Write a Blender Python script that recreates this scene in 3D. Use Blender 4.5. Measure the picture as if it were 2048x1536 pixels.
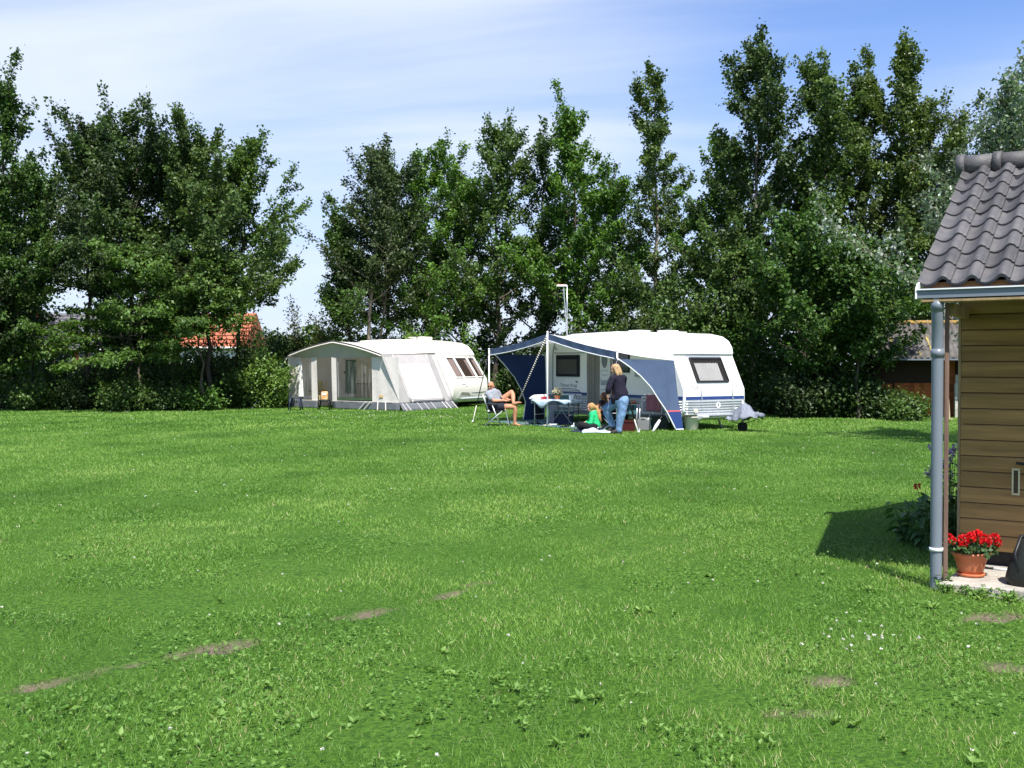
import bpy, bmesh, math, random
import numpy as np
from mathutils import Vector, Matrix, Euler, Quaternion
for o in list(bpy.data.objects): bpy.data.objects.remove(o, do_unlink=True)
SC = bpy.context.scene
COL = SC.collection
R = math.radians
PI = math.pi
rng = np.random.default_rng(11)
random.seed(5)

# ------------------------------------------------------------------ camera, sky, sun, exposure
CAM_Z = 1.6
cam = bpy.data.cameras.new('camera')
cam_ob = bpy.data.objects.new('camera', cam); COL.objects.link(cam_ob)
cam.sensor_width = 36.0
cam.lens = 36.56
cam.clip_end = 3000
cam_ob.location = (0, 0, CAM_Z)
cam_ob.rotation_euler = (R(90 - 1.05), 0, 0)
SC.camera = cam_ob

SUN_DIR = Vector((0.150, -0.615, 1.0)).normalized()
SUN_EL = math.asin(SUN_DIR.z)
world = bpy.data.worlds.new('World'); SC.world = world
world.use_nodes = True
wn, wl = world.node_tree.nodes, world.node_tree.links
wn.clear()
w_out = wn.new('ShaderNodeOutputWorld'); w_bg = wn.new('ShaderNodeBackground')
w_sky = wn.new('ShaderNodeTexSky'); w_sky.sky_type = 'NISHITA'; w_sky.sun_disc = False
w_sky.sun_elevation = SUN_EL; w_sky.sun_rotation = R(166.5)
w_sky.altitude = 0; w_sky.air_density = 1.0; w_sky.dust_density = 0.3; w_sky.ozone_density = 3.0
w_bg.inputs['Strength'].default_value = 0.094
# thin high cloud: streaky noise laid on a plane far above the ground
w_tc = wn.new('ShaderNodeTexCoord'); w_sep = wn.new('ShaderNodeSeparateXYZ')
wl.new(w_tc.outputs['Generated'], w_sep.inputs[0])
def wmath(op, a, b=None):
    n = wn.new('ShaderNodeMath'); n.operation = op
    for i, x in enumerate((a, b)):
        if x is None: continue
        if isinstance(x, (int, float)): n.inputs[i].default_value = x
        else: wl.new(x, n.inputs[i])
    return n.outputs[0]
zc = wmath('ADD', wmath('MAXIMUM', w_sep.outputs['Z'], 0.0), 0.22)
px_ = wmath('DIVIDE', w_sep.outputs['X'], zc); py_ = wmath('DIVIDE', w_sep.outputs['Y'], zc)
w_cmb = wn.new('ShaderNodeCombineXYZ'); wl.new(px_, w_cmb.inputs[0]); wl.new(py_, w_cmb.inputs[1])
MPS = []
def wnoise(scale, sx, sy, off, detail, rough):
    mp = wn.new('ShaderNodeMapping'); mp.inputs['Scale'].default_value = (sx, sy, 1); mp.inputs['Location'].default_value = off
    mp.inputs['Rotation'].default_value = (0, 0, R(-8))
    wl.new(w_cmb.outputs[0], mp.inputs[0])
    n = wn.new('ShaderNodeTexNoise'); n.inputs['Scale'].default_value = scale
    n.inputs['Detail'].default_value = detail; n.inputs['Roughness'].default_value = rough
    n.inputs['Distortion'].default_value = 0.5
    wl.new(mp.outputs[0], n.inputs['Vector']); MPS.append(mp); return n.outputs['Fac']
n1 = wnoise(1.0, 0.55, 1.9, (-2.469, 1.678, -1.945), 6, 0.55)
n2 = wnoise(0.55, 0.9, 0.9, (2.227, 2.805, -8.755), 2, 0.5)
cl = wmath('ADD', wmath('MULTIPLY', n1, 0.6), wmath('MULTIPLY', n2, 0.75))
w_ramp = wn.new('ShaderNodeMapRange'); w_ramp.inputs['From Min'].default_value = 0.57; w_ramp.inputs['From Max'].default_value = 0.94
w_ramp.inputs['To Min'].default_value = 0.04; w_ramp.inputs['To Max'].default_value = 0.95; w_ramp.interpolation_type = 'SMOOTHSTEP'
wl.new(cl, w_ramp.inputs['Value'])
w_mix = wn.new('ShaderNodeMix'); w_mix.data_type = 'RGBA'
wl.new(w_ramp.outputs[0], w_mix.inputs['Factor'])
w_gain = wn.new('ShaderNodeMix'); w_gain.data_type = 'RGBA'; w_gain.blend_type = 'MULTIPLY'; w_gain.inputs['Factor'].default_value = 1.0
w_gain.inputs[7].default_value = (0.80, 0.93, 1.22, 1)
wl.new(w_sky.outputs[0], w_gain.inputs[6])
w_hz = wn.new('ShaderNodeMapRange'); w_hz.inputs['From Min'].default_value = 0.0; w_hz.inputs['From Max'].default_value = 0.30
w_hz.inputs['To Min'].default_value = 0.92; w_hz.inputs['To Max'].default_value = 0.0
wl.new(w_sep.outputs['Z'], w_hz.inputs['Value'])
w_low = wn.new('ShaderNodeMix'); w_low.data_type = 'RGBA'; wl.new(w_hz.outputs[0], w_low.inputs['Factor'])
wl.new(w_gain.outputs[2], w_low.inputs[6]); w_low.inputs[7].default_value = (4.5, 5.0, 6.3, 1)
wl.new(w_low.outputs[2], w_mix.inputs[6]); w_mix.inputs[7].default_value = (5.2, 5.7, 6.5, 1)
wl.new(w_mix.outputs[2], w_bg.inputs['Color']); wl.new(w_bg.outputs[0], w_out.inputs['Surface'])

sun = bpy.data.lights.new('sun', 'SUN'); sun.energy = 4.6; sun.angle = R(0.53); sun.color = (1.0, 0.955, 0.88)
sun_ob = bpy.data.objects.new('sun', sun); COL.objects.link(sun_ob)
sun_ob.rotation_euler = SUN_DIR.to_track_quat('Z', 'Y').to_euler(); sun_ob.location = (6, -20, 40)
vs = SC.view_settings
vs.view_transform = 'Standard'; vs.look = 'None'; vs.gamma = 1.0; vs.exposure = 0.85; vs.use_curve_mapping = False
SC.render.engine = 'CYCLES'
SC.cycles.use_denoising = True
SC.cycles.max_bounces = 8; SC.cycles.transparent_max_bounces = 12
SC.cycles.sample_clamp_indirect = 6

# ------------------------------------------------------------------ materials
def _set(b, key, v):
    if key in b.inputs: b.inputs[key].default_value = v
MATS = {}
def mat(name, c, rough=0.7, spec=0.3, vary=0.0, vscale=6.0, bump=0.0, bscale=40.0, metal=0.0, stretch=(1,1,1), c2=None, rnd=0.0, coat=0.0, trans=0.0, alpha=1.0, knots=False):
    if name in MATS: return MATS[name]
    m = bpy.data.materials.new(name); m.use_nodes = True; MATS[name] = m
    nt = m.node_tree; N, L = nt.nodes, nt.links
    b = N['Principled BSDF']
    _set(b, 'Base Color', (*c, 1)); _set(b, 'Roughness', rough); _set(b, 'Specular IOR Level', spec); _set(b, 'Metallic', metal)
    _set(b, 'Coat Weight', coat); _set(b, 'Transmission Weight', trans); _set(b, 'Alpha', alpha)
    tc = N.new('ShaderNodeTexCoord'); mp = N.new('ShaderNodeMapping'); mp.inputs['Scale'].default_value = stretch
    L.new(tc.outputs['Object'], mp.inputs[0])
    src = None
    if vary > 0 or c2:
        n = N.new('ShaderNodeTexNoise'); n.inputs['Scale'].default_value = vscale; n.inputs['Detail'].default_value = 6; n.inputs['Roughness'].default_value = 0.62
        L.new(mp.outputs[0], n.inputs['Vector'])
        mx = N.new('ShaderNodeMix'); mx.data_type = 'RGBA'
        cA = tuple(x * (1 - vary) for x in c) if not c2 else c
        cB = tuple(min(1, x * (1 + vary)) for x in c) if not c2 else c2
        mr = N.new('ShaderNodeMapRange'); mr.inputs['From Min'].default_value = 0.33; mr.inputs['From Max'].default_value = 0.67
        L.new(n.outputs['Fac'], mr.inputs['Value']); L.new(mr.outputs[0], mx.inputs['Factor'])
        mx.inputs[6].default_value = (*cA, 1); mx.inputs[7].default_value = (*cB, 1)
        src = mx.outputs[2]
    if rnd > 0:
        oi = N.new('ShaderNodeObjectInfo'); hv = N.new('ShaderNodeHueSaturation')
        mr2 = N.new('ShaderNodeMapRange'); mr2.inputs['To Min'].default_value = 1 - rnd; mr2.inputs['To Max'].default_value = 1 + rnd
        L.new(oi.outputs['Random'], mr2.inputs['Value']); L.new(mr2.outputs[0], hv.inputs['Value'])
        if src: L.new(src, hv.inputs['Color'])
        else: hv.inputs['Color'].default_value = (*c, 1)
        src = hv.outputs[0]
        ad = N.new('ShaderNodeVectorMath'); ad.operation = 'ADD'; L.new(tc.outputs['Object'], ad.inputs[0])
        sc = N.new('ShaderNodeMath'); sc.operation = 'MULTIPLY'; sc.inputs[1].default_value = 37; L.new(oi.outputs['Random'], sc.inputs[0])
        cb = N.new('ShaderNodeCombineXYZ'); L.new(sc.outputs[0], cb.inputs[0]); L.new(sc.outputs[0], cb.inputs[2]); L.new(cb.outputs[0], ad.inputs[1]); L.new(ad.outputs[0], mp.inputs[0])
    if knots and src:
        vo = N.new('ShaderNodeTexVoronoi'); vo.inputs['Scale'].default_value = 2.6; vm = N.new('ShaderNodeMapping'); vm.inputs['Scale'].default_value = (.75, 1, 3.2)
        L.new(mp.inputs[0].links[0].from_socket, vm.inputs[0]); L.new(vm.outputs[0], vo.inputs['Vector'])
        kr = N.new('ShaderNodeMapRange'); kr.inputs['From Min'].default_value = .035; kr.inputs['From Max'].default_value = .10; kr.inputs['To Min'].default_value = .85; kr.inputs['To Max'].default_value = 0; L.new(vo.outputs['Distance'], kr.inputs['Value'])
        km = N.new('ShaderNodeMix'); km.data_type = 'RGBA'; L.new(kr.outputs[0], km.inputs['Factor']); L.new(src, km.inputs[6]); km.inputs[7].default_value = (.075, .035, .014, 1); src = km.outputs[2]
    if src: L.new(src, b.inputs['Base Color'])
    if bump > 0:
        n = N.new('ShaderNodeTexNoise'); n.inputs['Scale'].default_value = bscale; n.inputs['Detail'].default_value = 4
        L.new(mp.outputs[0], n.inputs['Vector'])
        bp = N.new('ShaderNodeBump'); bp.inputs['Strength'].default_value = bump; bp.inputs['Distance'].default_value = 0.02
        L.new(n.outputs['Fac'], bp.inputs['Height']); L.new(bp.outputs[0], b.inputs['Normal'])
    return m

def fabric(name, c, transl=0.3, vary=0.06, vscale=3.0, rough=0.8):
    """woven cloth that lets part of the light through"""
    if name in MATS: return MATS[name]
    m = mat(name, c, rough, 0.15, vary, vscale, 0.6, 4.5)
    nt = m.node_tree; N, L = nt.nodes, nt.links
    b = N['Principled BSDF']; out = [n for n in N if n.type == 'OUTPUT_MATERIAL'][0]
    t = N.new('ShaderNodeBsdfTranslucent'); t.inputs['Color'].default_value = (*c, 1)
    mx = N.new('ShaderNodeMixShader'); mx.inputs[0].default_value = transl
    L.new(b.outputs[0], mx.inputs[1]); L.new(t.outputs[0], mx.inputs[2]); L.new(mx.outputs[0], out.inputs['Surface'])
    return m

def leafy(name, dark, light, transl=0.3, rough=0.42, spec=0.5, shift=1.0, back=None):
    """leaf surface: colour runs from dark to light by a per-leaf value"""
    if name in MATS: return MATS[name]
    m = bpy.data.materials.new(name); m.use_nodes = True; MATS[name] = m
    nt = m.node_tree; N, L = nt.nodes, nt.links
    b = N['Principled BSDF']; out = [n for n in N if n.type == 'OUTPUT_MATERIAL'][0]
    at = N.new('ShaderNodeAttribute'); at.attribute_name = 'tint'
    mx = N.new('ShaderNodeMix'); mx.data_type = 'RGBA'; L.new(at.outputs['Fac'], mx.inputs['Factor'])
    mx.inputs[6].default_value = (*dark, 1); mx.inputs[7].default_value = (*light, 1)
    oi = N.new('ShaderNodeObjectInfo'); hv0 = N.new('ShaderNodeHueSaturation')
    for key, lo, hi in (('Value', .78, 1.18), ('Hue', .497, .512), ('Saturation', .90, 1.06)):
        mr = N.new('ShaderNodeMapRange'); c0 = 0.5 if key == 'Hue' else 1.0; mr.inputs['To Min'].default_value = c0 + (lo - c0) * shift; mr.inputs['To Max'].default_value = c0 + (hi - c0) * shift; L.new(oi.outputs['Random'], mr.inputs['Value']); L.new(mr.outputs[0], hv0.inputs[key])
    L.new(mx.outputs[2], hv0.inputs['Color']); col = hv0.outputs[0]
    if back:
        g = N.new('ShaderNodeNewGeometry'); m2 = N.new('ShaderNodeMix'); m2.data_type = 'RGBA'
        L.new(g.outputs['Backfacing'], m2.inputs['Factor']); L.new(col, m2.inputs[6]); m2.inputs[7].default_value = (*back, 1)
        col = m2.outputs[2]
    L.new(col, b.inputs['Base Color']); _set(b, 'Roughness', rough); _set(b, 'Specular IOR Level', spec)
    t = N.new('ShaderNodeBsdfTranslucent')
    hv = N.new('ShaderNodeHueSaturation'); hv.inputs['Value'].default_value = 1.5; hv.inputs['Saturation'].default_value = 1.1; hv.inputs['Hue'].default_value = 0.485
    L.new(hv0.outputs[0], hv.inputs['Color']); L.new(hv.outputs[0], t.inputs['Color'])
    ms = N.new('ShaderNodeMixShader'); ms.inputs[0].default_value = transl
    L.new(b.outputs[0], ms.inputs[1]); L.new(t.outputs[0], ms.inputs[2]); L.new(ms.outputs[0], out.inputs['Surface'])
    return m

# ------------------------------------------------------------------ mesh helpers
class MB:
    def __init__(s): s.v = []; s.f = []
    def add(s, vs_, fs):
        k = len(s.v); s.v += [tuple(p) for p in vs_]; s.f += [tuple(i + k for i in f) for f in fs]; return s
    def box(s, c, d, rot=None):
        hx, hy, hz = d[0] / 2, d[1] / 2, d[2] / 2
        ps = [Vector((x * hx, y * hy, z * hz)) for x in (-1, 1) for y in (-1, 1) for z in (-1, 1)]
        if rot is not None:
            m = rot if isinstance(rot, Matrix) else Euler(rot).to_matrix(); ps = [m @ p for p in ps]
        ps = [p + Vector(c) for p in ps]
        return s.add(ps, [(0, 1, 3, 2), (4, 6, 7, 5), (0, 4, 5, 1), (2, 3, 7, 6), (0, 2, 6, 4), (1, 5, 7, 3)])
    def bb(s, x0, x1, y0, y1, z0, z1): return s.box(((x0 + x1) / 2, (y0 + y1) / 2, (z0 + z1) / 2), (x1 - x0, y1 - y0, z1 - z0))
    def tube(s, pts, r, seg=8, cap=True):
        pts = [Vector(p) for p in pts]; n = len(pts)
        rs = r if isinstance(r, (list, tuple)) else [r] * n
        k = len(s.v); up = None
        for i, p in enumerate(pts):
            t = (pts[min(i + 1, n - 1)] - pts[max(i - 1, 0)]).normalized()
            if up is None:
                up = Vector((0, 0, 1)) if abs(t.z) < 0.9 else Vector((1, 0, 0))
            a = t.cross(up).normalized(); b = a.cross(t).normalized(); up = b
            for j in range(seg):
                q = 2 * PI * j / seg; s.v.append(tuple(p + (a * math.cos(q) + b * math.sin(q)) * rs[i]))
        for i in range(n - 1):
            for j in range(seg):
                s.f.append((k + i * seg + j, k + i * seg + (j + 1) % seg, k + (i + 1) * seg + (j + 1) % seg, k + (i + 1) * seg + j))
        if cap:
            s.f.append(tuple(k + j for j in reversed(range(seg)))); s.f.append(tuple(k + (n - 1) * seg + j for j in range(seg)))
        return s
    def lathe(s, prof, c=(0, 0, 0), seg=24, cap0=True, cap1=False):
        k = len(s.v); n = len(prof)
        for (r, z) in prof:
            for j in range(seg):
                q = 2 * PI * j / seg; s.v.append((c[0] + r * math.cos(q), c[1] + r * math.sin(q), c[2] + z))
        for i in range(n - 1):
            for j in range(seg):
                s.f.append((k + i * seg + j, k + i * seg + (j + 1) % seg, k + (i + 1) * seg + (j + 1) % seg, k + (i + 1) * seg + j))
        if cap0: s.f.append(tuple(k + j for j in reversed(range(seg))))
        if cap1: s.f.append(tuple(k + (n - 1) * seg + j for j in range(seg)))
        return s
    def prism(s, poly, a, b, axis='y'):
        """polygon of (u, w) pulled along axis from a to b"""
        k = len(s.v); n = len(poly)
        for t in (a, b):
            for (u, w) in poly:
                s.v.append((u, t, w) if axis == 'y' else (t, u, w) if axis == 'x' else (u, w, t))
        s.f.append(tuple(k + i for i in range(n))); s.f.append(tuple(k + n + i for i in reversed(range(n))))
        for i in range(n): s.f.append((k + i, k + n + i, k + n + (i + 1) % n, k + (i + 1) % n))
        return s
    def grid(s, fn, nu, nv):
        k = len(s.v)
        for i in range(nu + 1):
            for j in range(nv + 1): s.v.append(tuple(fn(i / nu, j / nv)))
        for i in range(nu):
            for j in range(nv):
                a = k + i * (nv + 1) + j; s.f.append((a, a + nv + 1, a + nv + 2, a + 1))
        return s
    def quad(s, a, b, c, d): return s.add([a, b, c, d], [(0, 1, 2, 3)])
    def ball(s, c, r, seg=10, rings=6, rot=None):
        rx, ry, rz = (r, r, r) if isinstance(r, (int, float)) else r
        k = len(s.v); m = rot if rot is not None else Matrix.Identity(3)
        vs_ = []
        for i in range(rings + 1):
            th = PI * i / rings
            for j in range(seg):
                q = 2 * PI * j / seg
                vs_.append(m @ Vector((rx * math.sin(th) * math.cos(q), ry * math.sin(th) * math.sin(q), rz * math.cos(th))) + Vector(c))
        fs = []
        for i in range(rings):
            for j in range(seg): fs.append((i * seg + j, (i + 1) * seg + j, (i + 1) * seg + (j + 1) % seg, i * seg + (j + 1) % seg))
        return s.add(vs_, fs)
    def capsule(s, p0, r0, p1, r1, seg=12):
        p0, p1 = Vector(p0), Vector(p1); t = p1 - p0; Ln = max(t.length, 1e-5); t = t / Ln
        pts, rs = [], []
        for a in (-80, -55, -28, 0): pts.append(p0 + t * r0 * math.sin(R(a))); rs.append(r0 * math.cos(R(a)))
        for a in (0, 28, 55, 80): pts.append(p1 + t * r1 * math.sin(R(a))); rs.append(r1 * math.cos(R(a)))
        return s.tube(pts, rs, seg)
    def mesh(s, name='mesh'):
        me = bpy.data.meshes.new(name); me.from_pydata(s.v, [], s.f); me.update(); return me

def link(name, me, m, parent=None, smooth=False, bevel=0.0, solid=0.0, bseg=2, sub=0):
    o = bpy.data.objects.new(name, me); COL.objects.link(o)
    if m is not None and len(me.materials) == 0: me.materials.append(m)
    if parent is not None: o.parent = parent
    if smooth:
        for p in me.polygons: p.use_smooth = True
    if solid:
        q = o.modifiers.new('solid', 'SOLIDIFY'); q.thickness = solid; q.offset = 0
    if bevel:
        q = o.modifiers.new('bevel', 'BEVEL'); q.width = bevel; q.segments = bseg; q.limit_method = 'ANGLE'; q.angle_limit = R(35)
        if smooth or bseg > 1: o.data.set_sharp_from_angle(angle=R(40)) if hasattr(o.data, 'set_sharp_from_angle') else None
    if sub:
        q = o.modifiers.new('sub', 'SUBSURF'); q.levels = sub; q.render_levels = sub
    return o
def part(name, mb, m, parent, label=None, **k):
    o = link(name, mb.mesh(name), m, parent, **k)
    if label: o['label'] = label
    return o
def tag(o, label, cat, group=None, kind=None):
    o['label'] = label; o['category'] = cat
    if group: o['group'] = group
    if kind: o['kind'] = kind
    return o
def thing(name, label, cat, loc=(0, 0, 0), rz=0.0, group=None):
    o = bpy.data.objects.new(name, None); COL.objects.link(o); o.empty_display_size = 0.2
    o.location = loc; o.rotation_euler = (0, 0, rz)
    return tag(o, label, cat, group)
def structure(name, me, m, **k):
    o = link(name, me, m, **k); o['kind'] = 'structure'; return o
def pieces(names_me, m, parent, locs, rots=None):
    """alike pieces that share one mesh"""
    out = []
    for i, p in enumerate(locs):
        o = bpy.data.objects.new(names_me[0], names_me[1]); COL.objects.link(o); o.parent = parent; o.location = p
        if rots is not None: o.rotation_euler = rots[i]
        out.append(o)
    if len(names_me[1].materials) == 0: names_me[1].materials.append(m)
    return out
def bake(o):
    """replace an object's mesh by the result of its modifiers"""
    bpy.context.view_layer.update()
    dg = bpy.context.evaluated_depsgraph_get()
    me = bpy.data.meshes.new_from_object(o.evaluated_get(dg)); o.modifiers.clear(); old = o.data; o.data = me
    bpy.data.meshes.remove(old); return o
def fuse(name, mb, m, parent, voxel=0.010, smooth=4):
    """overlapping forms grown together into one continuous skin"""
    o = link(name, mb.mesh(name), None, parent)
    q = o.modifiers.new('r', 'REMESH'); q.mode = 'VOXEL'; q.voxel_size = voxel
    q = o.modifiers.new('s', 'SMOOTH'); q.factor = 0.5; q.iterations = smooth
    bake(o); o.data.materials.append(m)
    for p in o.data.polygons: p.use_smooth = True
    return o
def W(px, d, z=0.0):
    """ground point seen at a column of the photograph, d metres out"""
    return Vector(((px - 1024) / 2080 * d, d, z))

def tri_mesh(name, V, F, tint=None):
    """fast mesh from arrays: V (n,3), F (m,3)"""
    me = bpy.data.meshes.new(name)
    n, m_ = len(V), len(F)
    me.vertices.add(n); me.vertices.foreach_set('co', np.ascontiguousarray(V, dtype=np.float32).ravel())
    me.loops.add(3 * m_); me.loops.foreach_set('vertex_index', np.ascontiguousarray(F, dtype=np.int32).ravel())
    me.polygons.add(m_); me.polygons.foreach_set('loop_start', np.arange(0, 3 * m_, 3, dtype=np.int32))
    if tint is not None:
        a = me.attributes.new('tint', 'FLOAT', 'POINT'); a.data.foreach_set('value', np.ascontiguousarray(tint, dtype=np.float32))
    me.update(calc_edges=True)
    return me
def unit(a): return a / np.maximum(np.linalg.norm(a, axis=1, keepdims=True), 1e-9)
def leaf_mesh(name, P, axis, nrm, L, Wd, tint, fold=0.18):
    """one folded diamond per leaf"""
    n = len(P); a = unit(axis); s = unit(np.cross(nrm, a)); k = np.cross(a, s)
    L = np.broadcast_to(L, n)[:, None]; Wd = np.broadcast_to(Wd, n)[:, None]
    mid = P + a * L * 0.45
    V = np.empty((n, 4, 3)); V[:, 0] = P; V[:, 1] = mid + s * Wd / 2 + k * fold * Wd; V[:, 2] = P + a * L - k * 0.1 * L; V[:, 3] = mid - s * Wd / 2 + k * fold * Wd
    b = (np.arange(n) * 4)[:, None]
    F = np.concatenate([b + np.array([[0, 2, 1]]), b + np.array([[0, 3, 2]])], 0)
    return tri_mesh(name, V.reshape(-1, 3), F, np.repeat(tint, 4))
def tubes_np(paths, radii, seg):
    """paths: list of (k,3); radii: list of (k,)"""
    Vs, Fs, off = [], [], 0
    q = np.arange(seg) * 2 * PI / seg
    for P, r in zip(paths, radii):
        P = np.asarray(P); k = len(P); t = np.gradient(P, axis=0); t = unit(t)
        ref = np.array([0.31, 0.17, 0.93]); a = unit(np.cross(t, ref)); b = np.cross(a, t)
        ring = P[:, None, :] + (a[:, None, :] * np.cos(q)[None, :, None] + b[:, None, :] * np.sin(q)[None, :, None]) * np.asarray(r)[:, None, None]
        Vs.append(ring.reshape(-1, 3))
        i = np.arange(k - 1)[:, None] * seg + np.arange(seg)[None, :]; j = np.arange(k - 1)[:, None] * seg + ((np.arange(seg) + 1) % seg)[None, :]
        A = off + np.stack([i, j, j + seg], -1).reshape(-1, 3); B = off + np.stack([i, j + seg, i + seg], -1).reshape(-1, 3)
        Fs += [A, B]; off += k * seg
    return np.concatenate(Vs), np.concatenate(Fs)
# ------------------------------------------------------------------ the lawn
BARE = []   # worn spots: x, y, half-length, half-width, angle
def ground_at(px, py):
    d = CAM_Z * 2080 / (py - 730); return ((px - 1024) / 2080 * d, d)
for (xa, ya, xb, yb, wd) in [(30, 1385, 150, 1362, .10), (350, 1322, 500, 1285, .13), (500, 1285, 560, 1270, .07), (690, 1240, 800, 1215, .10), (830, 1203, 930, 1182, .08), (940, 1170, 1010, 1162, .06),
                             (690, 1376, 745, 1368, .05), (1590, 1350, 1690, 1368, .10), (1545, 1365, 1570, 1368, .05), (1880, 1418, 1935, 1424, .06), (1930, 1243, 2040, 1232, .17), (1985, 1330, 2060, 1342, .10), (1580, 1430, 1800, 1418, .03), (180, 1350, 300, 1330, .05)]:
    A, B = ground_at(xa, ya), ground_at(xb, yb)
    BARE.append(((A[0] + B[0]) / 2, (A[1] + B[1]) / 2, math.hypot(B[0] - A[0], B[1] - A[1]) / 2 + .04, wd, math.atan2(B[1] - A[1], B[0] - A[0])))
def vnoise(x, y, s, seed):
    """smooth value noise on arrays"""
    g = np.random.default_rng(seed).random((64, 64))
    u, v = np.asarray(x) / s, np.asarray(y) / s; i, j = np.floor(u).astype(int), np.floor(v).astype(int); fu, fv = u - i, v - j
    fu = fu * fu * (3 - 2 * fu); fv = fv * fv * (3 - 2 * fv); w = lambda a, b: g[a % 64, b % 64]
    return (w(i, j) * (1 - fu) + w(i + 1, j) * fu) * (1 - fv) + (w(i, j + 1) * (1 - fu) + w(i + 1, j + 1) * fu) * fv
def bareness(x, y):
    b = np.zeros_like(x)
    for (cx, cy, a, w, th) in BARE:
        dx, dy = x - cx, y - cy; u = (dx * math.cos(th) + dy * math.sin(th)) / (a * 1.1); v = (-dx * math.sin(th) + dy * math.cos(th)) / (w * .85)
        b = np.maximum(b, 1.22 - (u * u + v * v) ** 0.5)
    b = b + (vnoise(x, y, .045, 4) - .5) * 2.6 * (b > 0.02) + (vnoise(x, y, .23, 5) - .66) * 2.2 * (b > 0.02)
    return np.clip(b * 1.6, 0, 1)
xs = np.concatenate([[-900, -300, -120, -60, -35, -22, -15], np.arange(-10, 10.01, .08), [15, 22, 35, 60, 120, 300, 900]])
ys = np.concatenate([[-300, -60, -20, -5, 0, 2], np.arange(3, 14.01, .08), [16, 20, 26, 34, 45, 60, 90, 150, 300, 700, 1800]])
GX, GY = np.meshgrid(xs, ys, indexing='ij')
GB = bareness(GX, GY); GB[(GX < -9.9) | (GX > 9.9) | (GY < 3.1) | (GY > 13.9)] = 0
GZ = np.zeros_like(GX); near = (abs(GX) < 9.5) & (GY > 3.2) & (GY < 13.5)
GZ[near] = ((vnoise(GX, GY, .5, 8) - .5) * .03 - GB * .02)[near]
nx, ny = GX.shape
idx = np.arange(nx * ny).reshape(nx, ny)
a_, b_, c_, d_ = idx[:-1, :-1].ravel(), idx[1:, :-1].ravel(), idx[1:, 1:].ravel(), idx[:-1, 1:].ravel()
me = tri_mesh('lawn', np.stack([GX.ravel(), GY.ravel(), GZ.ravel()], 1), np.concatenate([np.stack([a_, b_, c_], 1), np.stack([a_, c_, d_], 1)]), GB.ravel())
def ground_mat():
    m = bpy.data.materials.new('lawn_soil_and_turf'); m.use_nodes = True; nt = m.node_tree; N, L = nt.nodes, nt.links; b = N['Principled BSDF']
    tc = N.new('ShaderNodeTexCoord')
    def noise(s, d=5):
        n = N.new('ShaderNodeTexNoise'); n.inputs['Scale'].default_value = s; n.inputs['Detail'].default_value = d; L.new(tc.outputs['Object'], n.inputs['Vector']); return n.outputs['Fac']
    def mix(f, A, B):
        x = N.new('ShaderNodeMix'); x.data_type = 'RGBA'
        mr = N.new('ShaderNodeMapRange'); mr.inputs['From Min'].default_value = .35; mr.inputs['From Max'].default_value = .65; L.new(f, mr.inputs['Value']); L.new(mr.outputs[0], x.inputs['Factor'])
        for i, c in ((6, A), (7, B)):
            if isinstance(c, tuple): x.inputs[i].default_value = (*c, 1)
            else: L.new(c, x.inputs[i])
        return x.outputs[2]
    g1 = mix(noise(.35), (.050, .125, .014), (.095, .190, .024)); g2 = mix(noise(2.2), g1, (.080, .165, .022)); g3 = mix(noise(38, 3), (.030, .080, .012), g2)
    s1 = mix(noise(9), (.075, .057, .040), (.150, .115, .082)); s2 = mix(noise(70, 3), s1, (.20, .16, .12))
    at = N.new('ShaderNodeAttribute'); at.attribute_name = 'tint'
    fm = N.new('ShaderNodeMix'); fm.data_type = 'RGBA'; L.new(at.outputs['Fac'], fm.inputs['Factor']); L.new(g3, fm.inputs[6]); L.new(s2, fm.inputs[7])
    L.new(fm.outputs[2], b.inputs['Base Color']); _set(b, 'Roughness', .95); _set(b, 'Specular IOR Level', .1)
    bp = N.new('ShaderNodeBump'); bp.inputs['Strength'].default_value = .8; bp.inputs['Distance'].default_value = .03; L.new(noise(55, 6), bp.inputs['Height']); L.new(bp.outputs[0], b.inputs['Normal'])
    return m
lawn = structure('lawn', me, ground_mat())
lawn['label'] = 'mown green camping lawn with worn bare earth streaks'

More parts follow.
